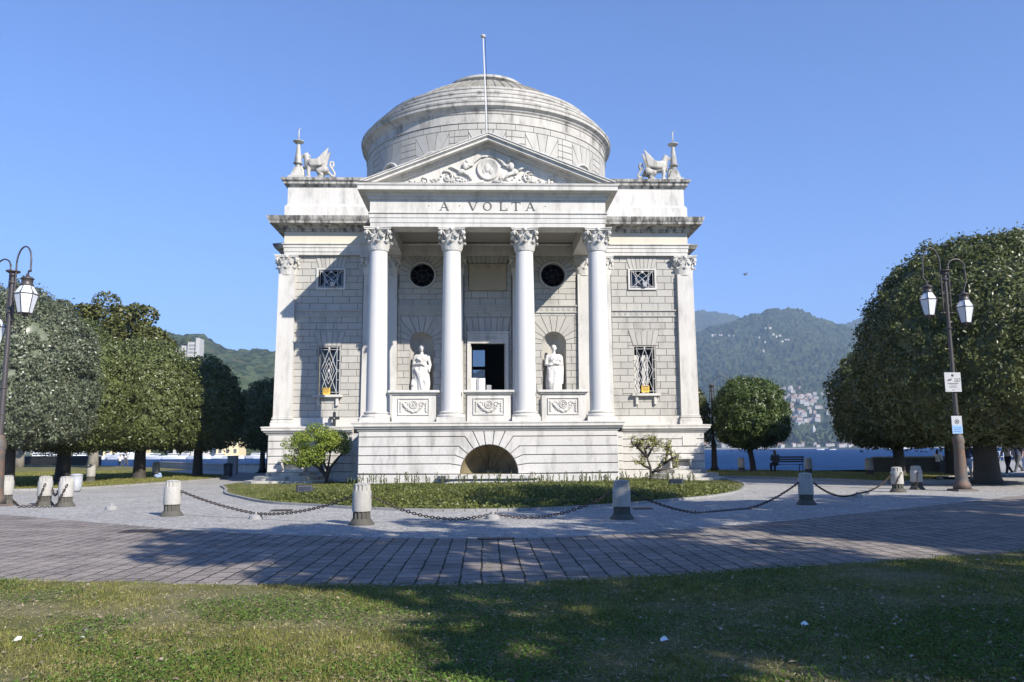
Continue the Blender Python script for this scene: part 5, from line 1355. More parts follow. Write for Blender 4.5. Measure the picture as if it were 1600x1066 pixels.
clipped_tree('round_oak', 16.55, 48.6, 2.28, 1.5, 5.75, .19, L_GLB, 34000, 'small globe-shaped clipped oak by the lake right of the temple', None, seed=12, pt=2.5, lump=.04, ln=.15, wd=.085, lean=(-.35, 0), pb=2.6)
clipped_tree('dark_oak', 13.3, 54.0 - 3.2, 1.35, 1.6, 5.6, .14, L_DRK, 9000, 'narrow dark oak in shade between temple and distant street lamp', None, seed=13, pt=2.2, ln=.18, wd=.1)
def loose_tree(name, x, y, h, R, zc, mat, lab, group, nclump=60, per=240, tr=.4, ln=.3, wd=.2, bark=BARKP, cr=1.0, seed=0, flat=.8):
    t = empty(name, (x, y, 0), lab, 'tree', group); b = MB(); rnd = random.Random(seed)
    b.tube([(0, 0, 0), (.05, 0, 1), (0, .1, zc * .55)], [tr * 1.3, tr, tr * .8], 12)
    C_ = []
    for k in range(nclump):
        while True:
            v = Vector((rnd.uniform(-1, 1), rnd.uniform(-1, 1), rnd.uniform(-1, 1)))
            if .45 < v.length < 1: break
        C_.append(Vector((v.x * R, v.y * R, zc + v.z * (h - zc))))
    for c in C_[::3]:
        s_ = Vector((0, 0, zc * .5)); m_ = s_.lerp(c, .5) + Vector((0, 0, .5)); b.tube([tuple(s_), tuple(m_), tuple(c)], [tr * .4, tr * .2, .03], 6)
    b.build('trunk', bark, t)
    P = []; Nn = []
    for c in C_:
        rr = cr * rnd.uniform(.7, 1.25); u = unit(per); q = u * (rr * RNG.uniform(.55, 1.0, per) ** .6)[:, None]; q[:, 2] *= flat
        P.append(q + np.array(c)); Nn.append(u * .6 + np.array([0, 0, .7]))
    leaf_mesh('crown', np.concatenate(P), np.concatenate(Nn), ln, wd, mat, t, .6)
    return t
loose_tree('plane_tree', -36.0, 75, 16.3, 6.2, 10.5, L_PLN, 'tall loose yellow-green plane tree rising behind the left row', 'plane trees behind the left row', 85, 330, .42, .34, .24, seed=21, cr=1.15)
loose_tree('plane_tree', -45.5, 80, 15.0, 4.5, 10, L_PLN, 'plane tree with mottled trunk at the far left lawn edge', 'plane trees behind the left row', 45, 220, .40, .36, .26, seed=22, cr=1.2)
# large park trees on the viewer's side: they cast the dappled shade in the foreground
PT = 'park trees behind the viewer'
for i, (x, y, h, R, zc, nc_, lab) in enumerate(((8.5, 1.7, 12.0, 4.3, 8.2, 52, 'leafy park tree directly right of the viewer'), (13.8, 8.0, 13.2, 4.2, 9.4, 62, 'tall leafy park tree right of the viewer, next to the road'),
        (21.0, 7.6, 12.0, 4.8, 8.4, 84, 'broad leafy park tree right of the viewer, farther along the road'), (13.2, -5.0, 12.0, 4.4, 8.2, 62, 'leafy park tree behind the viewer on the right'),
        (19.6, -.6, 12.5, 4.8, 8.4, 70, 'leafy park tree in the middle of the group right of the viewer'), (27.5, 5.0, 11.5, 4.4, 8.0, 70, 'outermost leafy park tree right of the viewer'))):
    loose_tree('park_tree', x, y, h, R, zc, L_OAK, lab, PT, int(nc_ * .95), 230, .35, .34, .22, BARK, 1.0, seed=40 + i)

def shrub(px, py, Y, lab, crown, stems, mat, per, ln, wd, seed, rr=.3):
    base = at(px, py, Y); t = empty('shrub', (base.x, Y, .06), lab, 'shrub', 'shrubs at the podium corners'); rnd = random.Random(seed)
    b = MB(); tips = []
    def L(px_, py_, dy): q = at(px_, py_, Y + dy); return Vector((q.x - base.x, dy, q.z - .06))
    for pts in stems:
        P = [L(a, c, d) for a, c, d in pts]; b.tube([tuple(p_) for p_ in P], [max(.012, .085 * (1 - .8 * i / (len(P) - 1))) if pts is stems[0] or i else .06 for i in range(len(P))], 7)
    C_ = [L(a, c, d) for a, c, d in crown]
    ends = [L(*pts[-1]) for pts in stems] + [L(*pts[-2]) for pts in stems]
    for c in C_:
        e = min(ends, key=lambda q: (q - c).length); m_ = e.lerp(c, .5) + Vector((rnd.uniform(-.05, .05), 0, .04)); b.tube([tuple(e), tuple(m_), tuple(c)], [.022, .014, .006], 5)
        for _ in range(3): b.tube([tuple(m_), tuple(c + Vector((rnd.uniform(-.25, .25), rnd.uniform(-.2, .2), rnd.uniform(-.1, .2))))], [.009, .004], 4)
    b.build('stems', BARK, t)
    P = []; Nn = []
    for c in C_:
        u = unit(per); q = u * (rr * RNG.uniform(.2, 1, per) ** .5)[:, None]; q[:, 2] *= .75; P.append(q + np.array(c)); Nn.append(u * .5 + np.array([.3, -.5, .7]))
    leaf_mesh('foliage', np.concatenate(P), np.concatenate(Nn), ln, wd, mat, t, .6)
rnd = random.Random(4); cr = []
for _ in range(64):
    a = rnd.uniform(0, 2 * PI); q = math.sqrt(rnd.random()); px, py = 493 + 49 * q * math.cos(a), 695 + 27 * q * math.sin(a)
    if py > 706 and px > 505: py -= 14
    py = min(py + (8 if px < 480 else 0), 722); cr.append((px, py, rnd.uniform(-.8, .8) * math.sqrt(max(.05, 1 - q * q))))
shrub(511, 757, 35.2, 'leafy bright green shrub before the left corner of the podium', cr,
      [[(511, 757, 0), (509, 745, 0), (497, 730, 0), (485, 716, -.1), (476, 704, -.2)], [(511, 757, 0), (510, 742, 0), (513, 728, .1), (516, 712, .1), (514, 696, 0)], [(511, 748, 0), (515, 732, -.1), (528, 716, -.2), (540, 703, -.3), (544, 694, -.3)],
       [(509, 745, 0), (503, 733, .2), (500, 718, .3), (498, 700, .3)], [(497, 730, 0), (482, 722, .3), (468, 716, .3)], [(512, 735, 0), (505, 722, -.3), (492, 705, -.4)]], L_BSH, 150, .095, .045, 5, .36)
cr = [(rnd.uniform(986, 1024), rnd.uniform(680, 702), rnd.uniform(-.5, .5)) for _ in range(44)] + [(rnd.uniform(1020, 1048), rnd.uniform(688, 704), rnd.uniform(-.5, .5)) for _ in range(26)] + [(rnd.uniform(990, 1008), rnd.uniform(710, 725), 0) for _ in range(12)] + [(rnd.uniform(1030, 1062), rnd.uniform(703, 732), rnd.uniform(-.4, .4)) for _ in range(22)]
shrub(1017, 755, 34.6, 'sparse half-bare yellowing shrub before the right corner of the podium', cr,
      [[(1017, 755, 0), (1017, 742, 0), (1016, 730, 0), (1011, 715, 0), (1009, 703, 0)], [(1011, 715, 0), (1003, 706, -.1), (994, 697, -.2), (986, 692, -.2)], [(1017, 742, 0), (1026, 733, 0), (1037, 725, .2), (1043, 712, .2)], [(1018, 738, 0), (1034, 734, -.2), (1052, 732, -.2)],
       [(1011, 715, 0), (1016, 706, .2), (1022, 695, .2)], [(1016, 732, 0), (1006, 728, .2), (998, 722, .2)], [(1037, 725, .2), (1050, 716, 0), (1060, 712, 0)], [(1010, 708, 0), (1000, 690, .1)]], L_BS2, 11, .11, .05, 6, .13)

# ---- grass, ground cover, litter -------------------------------------
def inpoly(x, y, P):
    c = np.zeros(len(x), bool); P = np.array(P)
    for i in range(len(P)):
        x0, y0 = P[i - 1]; x1, y1 = P[i]
        k = ((y0 > y) != (y1 > y)) & (x < (x1 - x0) * (y - y0) / (y1 - y0 + 1e-12) + x0); c ^= k
    return c
def blades(name, x, y, z0, h, w, mat, lab=None, cat=None, bend=.5):
    n = len(x); a = RNG.uniform(0, 2 * PI, n); H = h * RNG.uniform(.5, 1.3, n); dx, dy = np.cos(a), np.sin(a); b_ = RNG.uniform(0, bend, n) * H; a2 = a + RNG.normal(0, .8, n)
    wx, wy = -np.sin(a) * w / 2, np.cos(a) * w / 2
    V = np.stack([np.stack([x - wx, y - wy, np.full(n, z0)], 1), np.stack([x + wx, y + wy, np.full(n, z0)], 1), np.stack([x + np.cos(a2) * b_, y + np.sin(a2) * b_, z0 + H], 1)], 1).reshape(-1, 3)
    o = npmesh(name, V, None, mat, None, k=3); return tag(o, lab, cat, None, 'stuff')
# front lawn: density falls off with distance
def front(n, ymax_power):
    y = 4.8 + (RNG.random(n) ** 1.25) * 9; x = (RNG.random(n) * 2 - 1) * (y * .72 + .5) + y * .035; return x, y
ox = np.array([p[0] for p in outer]); oy = np.array([p[1] for p in outer])
x, y = front(360000, 1); edge = np.interp(x, ox, oy) + .05 * vnoise(x * 6, y * 0, 0, 3); dens = fbm(x * 1.1, y * 1.1, 0, 4, 5)
k = (y < edge + .02 + (RNG.random(len(x)) < .02) * .15) & (RNG.random(len(x)) < np.clip(.62 + dens * 2.0, .10, 1)); x, y, dn = x[k], y[k], dens[k]
o = blades('grass', x, y, .02, .036 * (1 + .8 * np.clip(dn + .1 * RNG.random(len(x)), -.5, 1)), .008, GRS, 'short patchy park lawn in the foreground', 'grass', 1.1)
x, y = front(170000, 1); edge = np.interp(x, ox, oy); dens = fbm(x * .9, y * .9, 3, 4, 8); k = (y < edge) & (RNG.random(len(x)) < np.clip(.25 + dens * 2.2, 0, 1)); x, y = x[k], y[k]
P = np.stack([x, y, .035 + .035 * RNG.random(len(x))], 1); L_CLV = leafmat('clover_leaf', (.06, .12, .02), (.12, .20, .035), (.20, .24, .06), rough=.7, scale=2, trans=.3, spec=.2)
o = leaf_mesh('clover', P, np.tile([0, -.15, 1.], (len(P), 1)), .024, .017, L_CLV, None, .45); tag(o, 'patches of small-leaved clover in the front lawn', 'clover', None, 'stuff')
x, y = front(42000, 1); k = y < np.interp(x, ox, oy) - .02; x, y = x[k], y[k]; STRW = leafmat('dry_straw', (.30, .25, .13), (.50, .43, .27), rough=.9, trans=.1, scale=3, spec=.05)
o = leaf_mesh('dry_grass', np.stack([x, y, .032 + .025 * RNG.random(len(x))], 1), np.tile([0, 0, 1.], (len(x), 1)), .05, .006, STRW, None, .25); tag(o, 'dry straw and dead blades lying in the front lawn', 'dry grass', None, 'stuff')
x = RNG.uniform(-34, -13, 60000); y = RNG.uniform(31, 62, 60000); k = inpoly(x, y, Lp + [(-24, 62), (-36, 62), (-36, 31)])
blades('grass', x[k], y[k], .055, .07, .03, GRS, 'sunlit lawn under the left row of clipped oaks', 'grass', .8)
x = RNG.uniform(11, 27, 30000); y = RNG.uniform(31.5, 53, 30000); k = inpoly(x, y, grassR)
blades('grass', x[k], y[k], .07, .06, .025, GRS, 'narrow green verge along the right lake shore', 'grass', .8)
# flower bed: tufts and leafy ground cover, growing taller towards the podium
n = 70000; x = RNG.uniform(-11.5, 11.3, n); y = RNG.uniform(19.5, 37.6, n); k = inpoly(x, y, bedO) & ~((np.abs(x - XC) < 5.2) & (y > 32.9)); x, y = x[k], y[k]
tall = np.clip((8.2 - np.abs(x - 1.2)) / 3.5, 0, 1) * (.55 + .45 * vnoise(x * .7, y * .7, 0, 4)); bdist = np.clip((y - np.interp(x, [p[0] for p in bedO], [p[1] for p in bedO])) / 1.2, .15, 1)
hh = (.09 + .32 * np.clip(tall, 0, 1)) * bdist * np.clip((33.2 - y) / 5, .42, 1)
blades('bed_grass', x, y, .05, hh * 1.1, .022, L_BED, 'rank grass and weeds of the oval flower bed', 'grass', .7)
n2 = 90000; i = RNG.integers(0, len(x), n2); px_ = x[i] + RNG.normal(0, .08, n2); py_ = y[i] + RNG.normal(0, .08, n2); pz = .06 + hh[i] * RNG.random(n2)
kk = inpoly(px_, py_, bedO) & (tall[i] > .1)
P = np.stack([px_, py_, pz], 1)[kk]; o = leaf_mesh('ground_cover', P, np.tile([0, -.3, .8], (len(P), 1)), .085, .05, L_BED, None, .6); tag(o, 'low leafy ground cover of the oval flower bed', 'ground cover', None, 'stuff')
# tall weed stalks before the podium
n = 160; x = RNG.uniform(-5.5, 8.5, n); y = RNG.uniform(31.6, 32.3, n); V = []; b = MB()
for a_, c_ in zip(x, y):
    h_ = random.uniform(.3, .62); b.tube([(a_, c_, .05), (a_ + random.uniform(-.05, .05), c_, .05 + h_)], [.008, .004], 4)
    for j in range(7): b.ball((a_ + random.uniform(-.03, .03), c_, .05 + h_ * (.45 + .08 * j)), (.02, .02, .028), None, 4, 3)
o = b.build('weed_stalks', L_DRK); tag(o, 'dark weed stalks against the podium foot', 'weeds', None, 'stuff')
# joint weeds in the central seam of the paving
n = 900; x = .07 + RNG.normal(0, .018, n); y = RNG.uniform(9.05, 13.4, n); blades('joint_weeds', x, y, .008, .02, .008, GRS, 'weeds in the middle joint of the paving', 'weeds', .9)
# fallen leaves
def litter(name, n, xr, yr, z, mat, lab, s=.05, cond=None):
    x = RNG.uniform(*xr, n); y = RNG.uniform(*yr, n)
    if cond is not None: k = cond(x, y); x, y = x[k], y[k]
    P = np.stack([x, y, np.full(len(x), z) + RNG.random(len(x)) * .02], 1); o = leaf_mesh(name, P, np.tile([0, 0, 1.], (len(P), 1)), s, s * .6, mat, None, .15); return tag(o, lab, 'leaves', None, 'stuff')
DRYL = leafmat('dry_leaf', (.22, .15, .08), (.42, .34, .22), (.50, .46, .36), trans=.1, scale=6); PALEL = leafmat('pale_dry_leaf', (.40, .36, .28), (.60, .56, .46), trans=.1, scale=6)
litter('fallen_leaves', 700, (-7, 9), (4.8, 11), .05, DRYL, 'brown fallen leaves on the front lawn', .055, lambda a, b_: b_ < np.interp(a, ox, oy) - .1)
litter('pale_leaves', 70, (-7, 9), (4.8, 11), .055, PALEL, 'pale curled leaves on the front lawn', .05, lambda a, b_: b_ < np.interp(a, ox, oy) - .1)
litter('path_leaves', 260, (-9, 14), (10, 24), .02, DRYL, 'small dry leaves on the paving', .045, lambda a, b_: (b_ > np.interp(a, ox, oy) + .1) & ~inpoly(a, b_, bedO))
for px, py, lab in ((1038, 1013, 'white scrap of paper in the shaded lawn, right of centre'), (1258, 988, 'white scrap of paper in the shaded lawn, farther right'), (26, 1013, 'white scrap of paper in the sunlit lawn at the left edge')):
    p = G(px, py); b = MB(); b.add([(-.03, -.02, 0), (.03, -.015, .01), (.02, .03, .025), (-.025, .02, .012), (0, .005, .035)], [(0, 1, 4), (1, 2, 4), (2, 3, 4), (3, 0, 4)]); o = b.build('paper_scrap', CARTON); o.location = (p.x, p.y, .055); tag(o, lab, 'litter')

# ================================================================== MOUNTAINS, SHORES
def terrain(name, sil, d0, d1, mat, pxr, base_z=LZ, nt=260, na=700, rough=14., seed=0, prof=1.0, shorepx=None):
    """hill rising from the far shore (distance d0) to its ridge (distance d1); sil = ridge outline (px,py)"""
    pxs = np.linspace(pxr[0], pxr[1], na); sx = [s_[0] for s_ in sil]; sy = [s_[1] for s_ in sil]; ridge = np.interp(pxs, sx, sy)
    az = []; tz = []
    for a, c in zip(pxs, ridge):
        d = ray(a, c); az.append(d.x / d.y); tz.append(d.z / d.y)
    az = np.array(az); tz = np.array(tz); t = np.linspace(-.02, 1.35, nt)
    T_, A = np.meshgrid(t, az, indexing='ij'); TZ = np.tile(tz, (nt, 1)); Dd = d0 + (d1 - d0) * T_
    Hr = CH + TZ * d1
    s_ = np.clip(T_, 0, 1); shape = (s_ ** prof) * (1 - .18 * np.sin(PI * s_)) if prof != 1 else s_
    shape = np.where(T_ > 1, 1 - (T_ - 1) * .8, shape)
    X = A * Dd; Y = Dd; Z = base_z + (Hr - base_z) * shape
    amp = np.clip(T_ * 12, 0, 1) * rough
    spur = fbm(X / 420., Y / 700., 0, 3, seed) * (Hr - base_z) * .10 * np.sin(PI * np.clip(T_, 0, 1))
    Z = Z + spur + amp * fbm(X / 45., Y / 45., 0, 4, seed + 5) * .9 + amp * .6 * np.abs(vnoise(X / 9., Y / 9., 0, seed + 7))
    Z = np.where(T_ < 0, base_z - 2, Z)
    o = grid_mesh(name, X, Y, Z, mat); o['kind'] = 'structure'
    return X, Y, Z
silR0 = [(560, 690), (700, 600), (900, 520), (1000, 490), (1083, 486), (1120, 490), (1160, 497), (1210, 505), (1290, 512), (1330, 503), (1420, 480), (1700, 440), (2100, 430)]
silR = [(700, 640), (900, 600), (1040, 545), (1100, 520), (1160, 499), (1200, 488), (1225, 485), (1262, 492), (1310, 506), (1360, 522), (1450, 545), (1600, 560), (2100, 600)]
terrain('far_mountain', silR0, 2600, 4600, FOREST, (560, 2100), rough=26, seed=3, nt=160)
TR = terrain('mountain', silR, 1450, 2900, FOREST, (800, 2100), rough=22, seed=9, nt=420, na=900, prof=1.0)
silL = [(-900, 470), (-300, 480), (0, 500), (160, 505), (240, 512), (262, 521), (285, 527), (300, 527), (320, 532), (350, 547), (378, 551), (400, 553), (430, 554), (560, 575), (700, 610), (820, 645), (950, 690), (1000, 700)]
TL = terrain('left_hill', silL, 330, 1150, FORESTN, (-900, 1000), rough=9, seed=17, nt=420, na=900)
def surf(T3, px, py):
    """world point of the terrain seen at a pixel"""
    X_, Y_, Z_ = T3; d = ray(px, py); k = int(np.argmin(np.abs(X_[-1] / Y_[-1] - d.x / d.y))); el = (Z_[:, k] - CH) / Y_[:, k]; tgt = d.z / d.y
    i = np.where(el > tgt)[0]; i = i[0] if len(i) else len(el) - 1
    return Vector((X_[i, k], Y_[i, k], Z_[i, k]))
# shore strips
b = MB(); b.slab([(-900, 318), (-20, 318), (60, 350), (60, 420), (-900, 420)], -4, LZ + .9); o = b.build('far_left_shore', KERB); o['kind'] = 'structure'
b = MB(); b.slab([(120, 1425), (2600, 1425), (2600, 1500), (120, 1500)], -4, LZ + 2); o = b.build('far_right_shore', KERB); o['kind'] = 'structure'
def house(p, w_, d_, h_, wallm, roofm, lab, group, yaw=0, nwin=0, name='house', floors=2, tower=0):
    t = empty(name, p, lab, 'house', group); t.rotation_euler.z = yaw
    b = MB(); b.box(-w_ / 2, w_ / 2, -d_ / 2, d_ / 2, -3 * (nwin == 0), h_); b.build('wall', wallm, t)
    b = MB(); o_ = .04 * w_; r = h_ * .28
    b.add([(-w_ / 2 - o_, -d_ / 2 - o_, h_), (w_ / 2 + o_, -d_ / 2 - o_, h_), (w_ / 2 + o_, d_ / 2 + o_, h_), (-w_ / 2 - o_, d_ / 2 + o_, h_), (-w_ * .28, 0, h_ + r), (w_ * .28, 0, h_ + r)], [(0, 1, 5, 4), (1, 2, 5), (2, 3, 4, 5), (3, 0, 4), (3, 2, 1, 0)])
    b.build('roof', roofm, t)
    for f in range(floors if nwin else 0):
        for k in range(nwin):
            x = -w_ / 2 + w_ * (k + .5) / nwin; z = h_ * (f + .3) / floors
            b = MB(); b.box(x - w_ / nwin * .2, x + w_ / nwin * .2, -d_ / 2 - .06, -d_ / 2 + .1, z, z + h_ / floors * .5); b.build('window', SHUT, t)
    return t
rnd = random.Random(12); cnt = 0
def hh_(px, py, T3, s, wm=None):
    global cnt
    p = surf(T3, px, py); w_ = rnd.uniform(6, 15) * s; wm = FARH if wm is None and rnd.random() < .85 else (wm or FARP)
    t = house(p, w_, w_ * .7, rnd.uniform(4, 8.5) * s, wm, TERRA if rnd.random() < .75 else LEAD, 'small pale house with pitched roof on the wooded slope across the lake', 'small houses on the far mountainside', rnd.uniform(-.5, .5)); cnt += 1
for _ in range(46): a = rnd.random(); hh_(1214 + a * 60 + rnd.uniform(-8, 8), 616 + 12 * a + rnd.gauss(0, 5), TR, .85)
for _ in range(34): a = rnd.random(); hh_(1215 + a * 55 + rnd.uniform(-5, 5), 641 + 14 * a + rnd.gauss(0, 5) + (8 if a > .5 else 0), TR, .85)
for _ in range(40): hh_(rnd.uniform(1262, 1345), rnd.choice([618, 628, 640, 648, 652]) + rnd.gauss(0, 3), TR, .85)
for px, py in ((1112, 525), (1117, 524), (1124, 525), (1128, 525), (1140, 527), (1147, 526), (1186, 530), (1205, 526), (1208, 525), (1213, 528), (1218, 526), (1196, 536), (1222, 535), (1228, 534), (1232, 535), (1203, 514), (1196, 515), (1194, 553), (1176, 620), (1219, 662), (1236, 680), (1276, 683)): hh_(px, py, TR, .6, PLASTER)
for k in range(40): hh_(rnd.uniform(1100, 1400), rnd.uniform(697, 700), TR, rnd.uniform(.6, .9))
b = MB(); p = surf(TR, 1272, 686); b.box(-2.5, 2.5, -2.5, 2.5, -2, 18); b.frustum((0, 0), 5.6, .5, 18, 26); o = b.build('bell_tower', PLASTER); o.location = p; tag(o, 'tiny white bell tower among trees just above the far shore', 'tower')
# villas on the left shore
for x, Y, w_, h_, wm, lab, nw, fl_ in ((-147, 335, 15, 9, YPLAST, 'yellow villa across the bay seen between the left trunks', 4, 2), (-117, 335, 19, 12, PLASTER, 'large white villa across the bay between the left trunks', 5, 3), (-103, 330, 9, 10, YPLAST, 'cream house beside the large white villa across the bay', 3, 3), (-51, 330, 17, 6.5, PLASTER, 'long low white lakeside building left of the temple corner', 6, 1), (-190, 345, 22, 10, PLASTER, 'white villa across the bay at the far left', 5, 3), (-235, 345, 20, 10, YPLAST, 'yellow villa across the bay hidden by the nearest oak', 5, 3), (-30, 338, 14, 8, PLASTER, 'white villa nearest the temple corner across the bay', 4, 2)):
    house((x, Y, LZ + .9), w_, 10, h_, wm, TERRA, lab, 'lakeside villas on the left shore', 0, nw, 'villa', fl_)
# castle-like villa on the hill
p = surf(TL, 300, 557); t = empty('hill_villa', p, 'white castle-like villa with tower on the left wooded hill', 'villa'); k = p.y / FPX
def cb(nm, x0, x1, z0, z1, d, mat=PLASTER, dy=0):
    b = MB(); b.box(x0 * k, x1 * k, -d + dy, d + dy, z0 * k, z1 * k)
    if nm != 'window':
        for j in range(int((x1 - x0) / 1.4)): b.box((x0 + j * 1.4) * k, (x0 + j * 1.4 + .8) * k, -d - .2 + dy, -d + .6 + dy, z1 * k, (z1 + .9) * k)
    return b.build(nm, mat, t)
cb('wing', -19, -8, -3, 9, 6, dy=-2); cb('wing', -12, 0, -3, 14, 8, dy=2); cb('main_block', -1, 14, -4, 19, 9); cb('tower', 12, 18, -4, 25, 6, dy=-5); cb('terrace', -17, -3, -9, 2, 5, dy=-9)
for j in range(6):
    for f in range(3): cb('window', 1.0 + j * 2, 1.8 + j * 2, 2 + f * 5.5, 5 + f * 5.5, .2, SHUT, dy=-9.1)
for j in range(4): cb('window', -16 + j * 3, -15 + j * 3, 3, 6, .2, SHUT, dy=-8.1)
# woods: individual trees close to the left shore, far woods as mass
b = MB()
def blobwood(name, pts, mat, lab, s0=(3, 6)):
    V = []; Nn = []; P = []
    for (x, Y, z) in pts:
        r = rnd.uniform(*s0); u = unit(90); u[:, 2] = np.abs(u[:, 2]); h_ = rnd.uniform(.9, 1.5)
        q = u * r * RNG.uniform(.75, 1, 90)[:, None] * np.array([1, 1, h_]) + np.array([x, Y, z]); P.append(q); Nn.append(u)
    o = leaf_mesh(name, np.concatenate(P), np.concatenate(Nn), s0[1] * .42, s0[1] * .3, mat, None, .4); return tag(o, lab, 'woods', None, 'stuff')
L_FAR = leafmat('far_tree_leaf', (.04, .065, .02), (.09, .12, .03), (.14, .13, .04), scale=.06, fine=.3, trans=.1, rough=.8)
blobwood('lakeside_woods', [(rnd.uniform(-330, 40), rnd.uniform(345, 385), LZ + rnd.uniform(1, 12)) for _ in range(430)], L_FAR, 'belt of trees along the left lake shore', (3.5, 7))
blobwood('far_shore_woods', [(rnd.uniform(300, 1100), rnd.uniform(1470, 1540), LZ + rnd.uniform(0, 22)) for _ in range(520)], L_FAR, 'belt of trees along the far right lake shore', (8, 17))
# hilltop trees beside the villa
for i, (px, py, w_, h_) in enumerate(((263, 540, 16, 20), (277, 541, 12, 17), (292, 541, 13, 17))):
    p = surf(TL, px, py); r = w_ * .5 * p.y / FPX; t = empty('hilltop_tree', p, ('dark round-headed tree on the hilltop left of the castle-like villa', 'pale tree between the dark hilltop tree and the villa', 'olive tree on the hilltop directly left of the castle-like villa')[i], 'tree', 'hilltop trees')
    u = unit(1600); q = u * np.array([r, r, r * 1.15]) * RNG.uniform(.8, 1, 1600)[:, None] + np.array([0, 0, r * 1.1]); leaf_mesh('crown', q, u, 2.2, 1.6, L_FAR, t, .5)
    b = MB(); b.tube([(0, 0, -3), (0, 0, r)], [.8, .5], 7); b.build('trunk', BARK, t)

# ================================================================== QUAY WALLS, BENCH, BINS, BOATS
def lowwall(name, a, c, h_, th, mat, lab, cap=True):
    t = empty(name, (a[0], a[1], 0), lab, 'wall'); d = Vector((c[0] - a[0], c[1] - a[1])); L = d.length; t.rotation_euler.z = math.atan2(d.y, d.x)
    b = MB(); b.box(0, L, 0, th, -.4, h_ - .1); b.build('wall_body', mat, t)
    b = MB(); n = max(1, int(L / 2))
    for k in range(n): b.cbox(L * k / n + .01, L * (k + 1) / n - .01, -.06, th + .06, h_ - .1, h_, .015)
    b.build('coping', KERB, t); return t
lowwall('quay_wall', (-12.8, 53.9), (-17.5, 59), .62, .4, GRAN, 'low stone quay wall beside the temple left corner')
lowwall('quay_wall', (-17.5, 59), (-30.5, 77.5), .55, .4, KERB, 'long low pale quay wall behind the left lawn')
lowwall('dark_parapet', (-62, 101.5), (-44, 93), 1.1, .4, DARK, 'dark low parapet at the far left beyond the lawn')
lowwall('quay_wall', (22.6, 45.6), (26.5, 44.8), .95, .4, BOLLD, 'dark stone quay wall between the right trunks')
lowwall('quay_wall', (29, 47.5), (33, 52), .5, .4, KERB, 'low quay wall between the right trunks and the walkers')
b = MB(); p = G(1450, 757); b.cbox(p.x - .5, p.x + 2.6, p.y - .2, p.y + .5, 0, .18, .02); o = b.build('stone_step', KERB); tag(o, 'low stone slab behind the right pair of bollards', 'slab')
def rail(name, p0, p1, lab):
    t = empty(name, (*p0, 0), lab, 'railing'); d = Vector((p1[0] - p0[0], p1[1] - p0[1])); L = d.length; t.rotation_euler.z = math.atan2(d.y, d.x)
    for z in (.55, 1.0): b = MB(); b.tube([(0, 0, z), (L, 0, z)], .025, 6); b.build('rail', GRILLE, t)
    n = int(L / 1.5)
    for k in range(n + 1): b = MB(); b.tube([(L * k / n, 0, 0), (L * k / n, 0, 1.02)], .03, 6); b.build('post', GRILLE, t)
rail('railing', (36.5, 60), (60, 84), 'metal railing at the water right of the walking couple')
# bench
p = G(1229, 739); t = empty('bench', (p.x, p.y - .3, .07), 'dark slatted park bench facing the lake with one sitter', 'bench'); BE = p
b = MB()
for k in range(4): b.cbox(-.95, .95, .05 + .11 * k, .13 + .11 * k, .42, .45, .006)
b.build('seat', WOOD, t); b = MB()
for k in range(3): b.cbox(-.95, .95, -.02 - .03 * k, .01 - .03 * k, .56 + .13 * k, .65 + .13 * k, .006)
b.build('backrest', WOOD, t)
for x in (-.85, .85):
    b = MB(); b.tube([(x, .45, 0), (x, .42, .40), (x, .02, .40), (x, -.08, .95)], .022, 6); b.tube([(x, .0, .40), (x, -.1, 0)], .022, 6); b.build('leg', IRON, t)
def bin_(px, py, lab, s=1., mat=BINM):
    p = G(px, py); t = empty('litter_bin', (p.x, p.y, .03), lab, 'litter bin', 'litter bins on the lawns'); b = MB(); b.lathe([(.22 * s, 0), (.25 * s, .06), (.27 * s, .72 * s)], (0, 0, 0), 16); b.build('body', mat, t)
    b = MB(); b.lathe([(.28 * s, .72 * s), (.29 * s, .77 * s), (.2 * s, .82 * s), (0, .84 * s)], (0, 0, 0), 16); b.build('lid', mat, t)
bin_(118, 769, 'grey metal bin at the foot of a trunk left', .8, GREYC); bin_(356, 746, 'dark bin in the lawn at the left path end', .95)
p = G(363, 741); t = empty('cabinet', (p.x, p.y, 0), 'light grey utility cabinet beside the quay wall at the left', 'cabinet'); b = MB(); b.cbox(-.3, .3, -.2, .2, 0, 1.15, .02); b.build('body', GREYC, t); b = MB(); b.cbox(-.33, .33, -.23, .23, 1.15, 1.2, .01); b.build('roof', GREYC, t)
p = G(245, 749); b = MB(); b.ball((0, 0, .12), (.22, .16, .13)); b.ball((.1, -.05, .22), (.1, .1, .09)); o = b.build('bag', CJEAN); o.location = (p.x + .1, p.y - .1, .05); tag(o, 'blue bag on the lawn beside a dark bollard', 'bag')
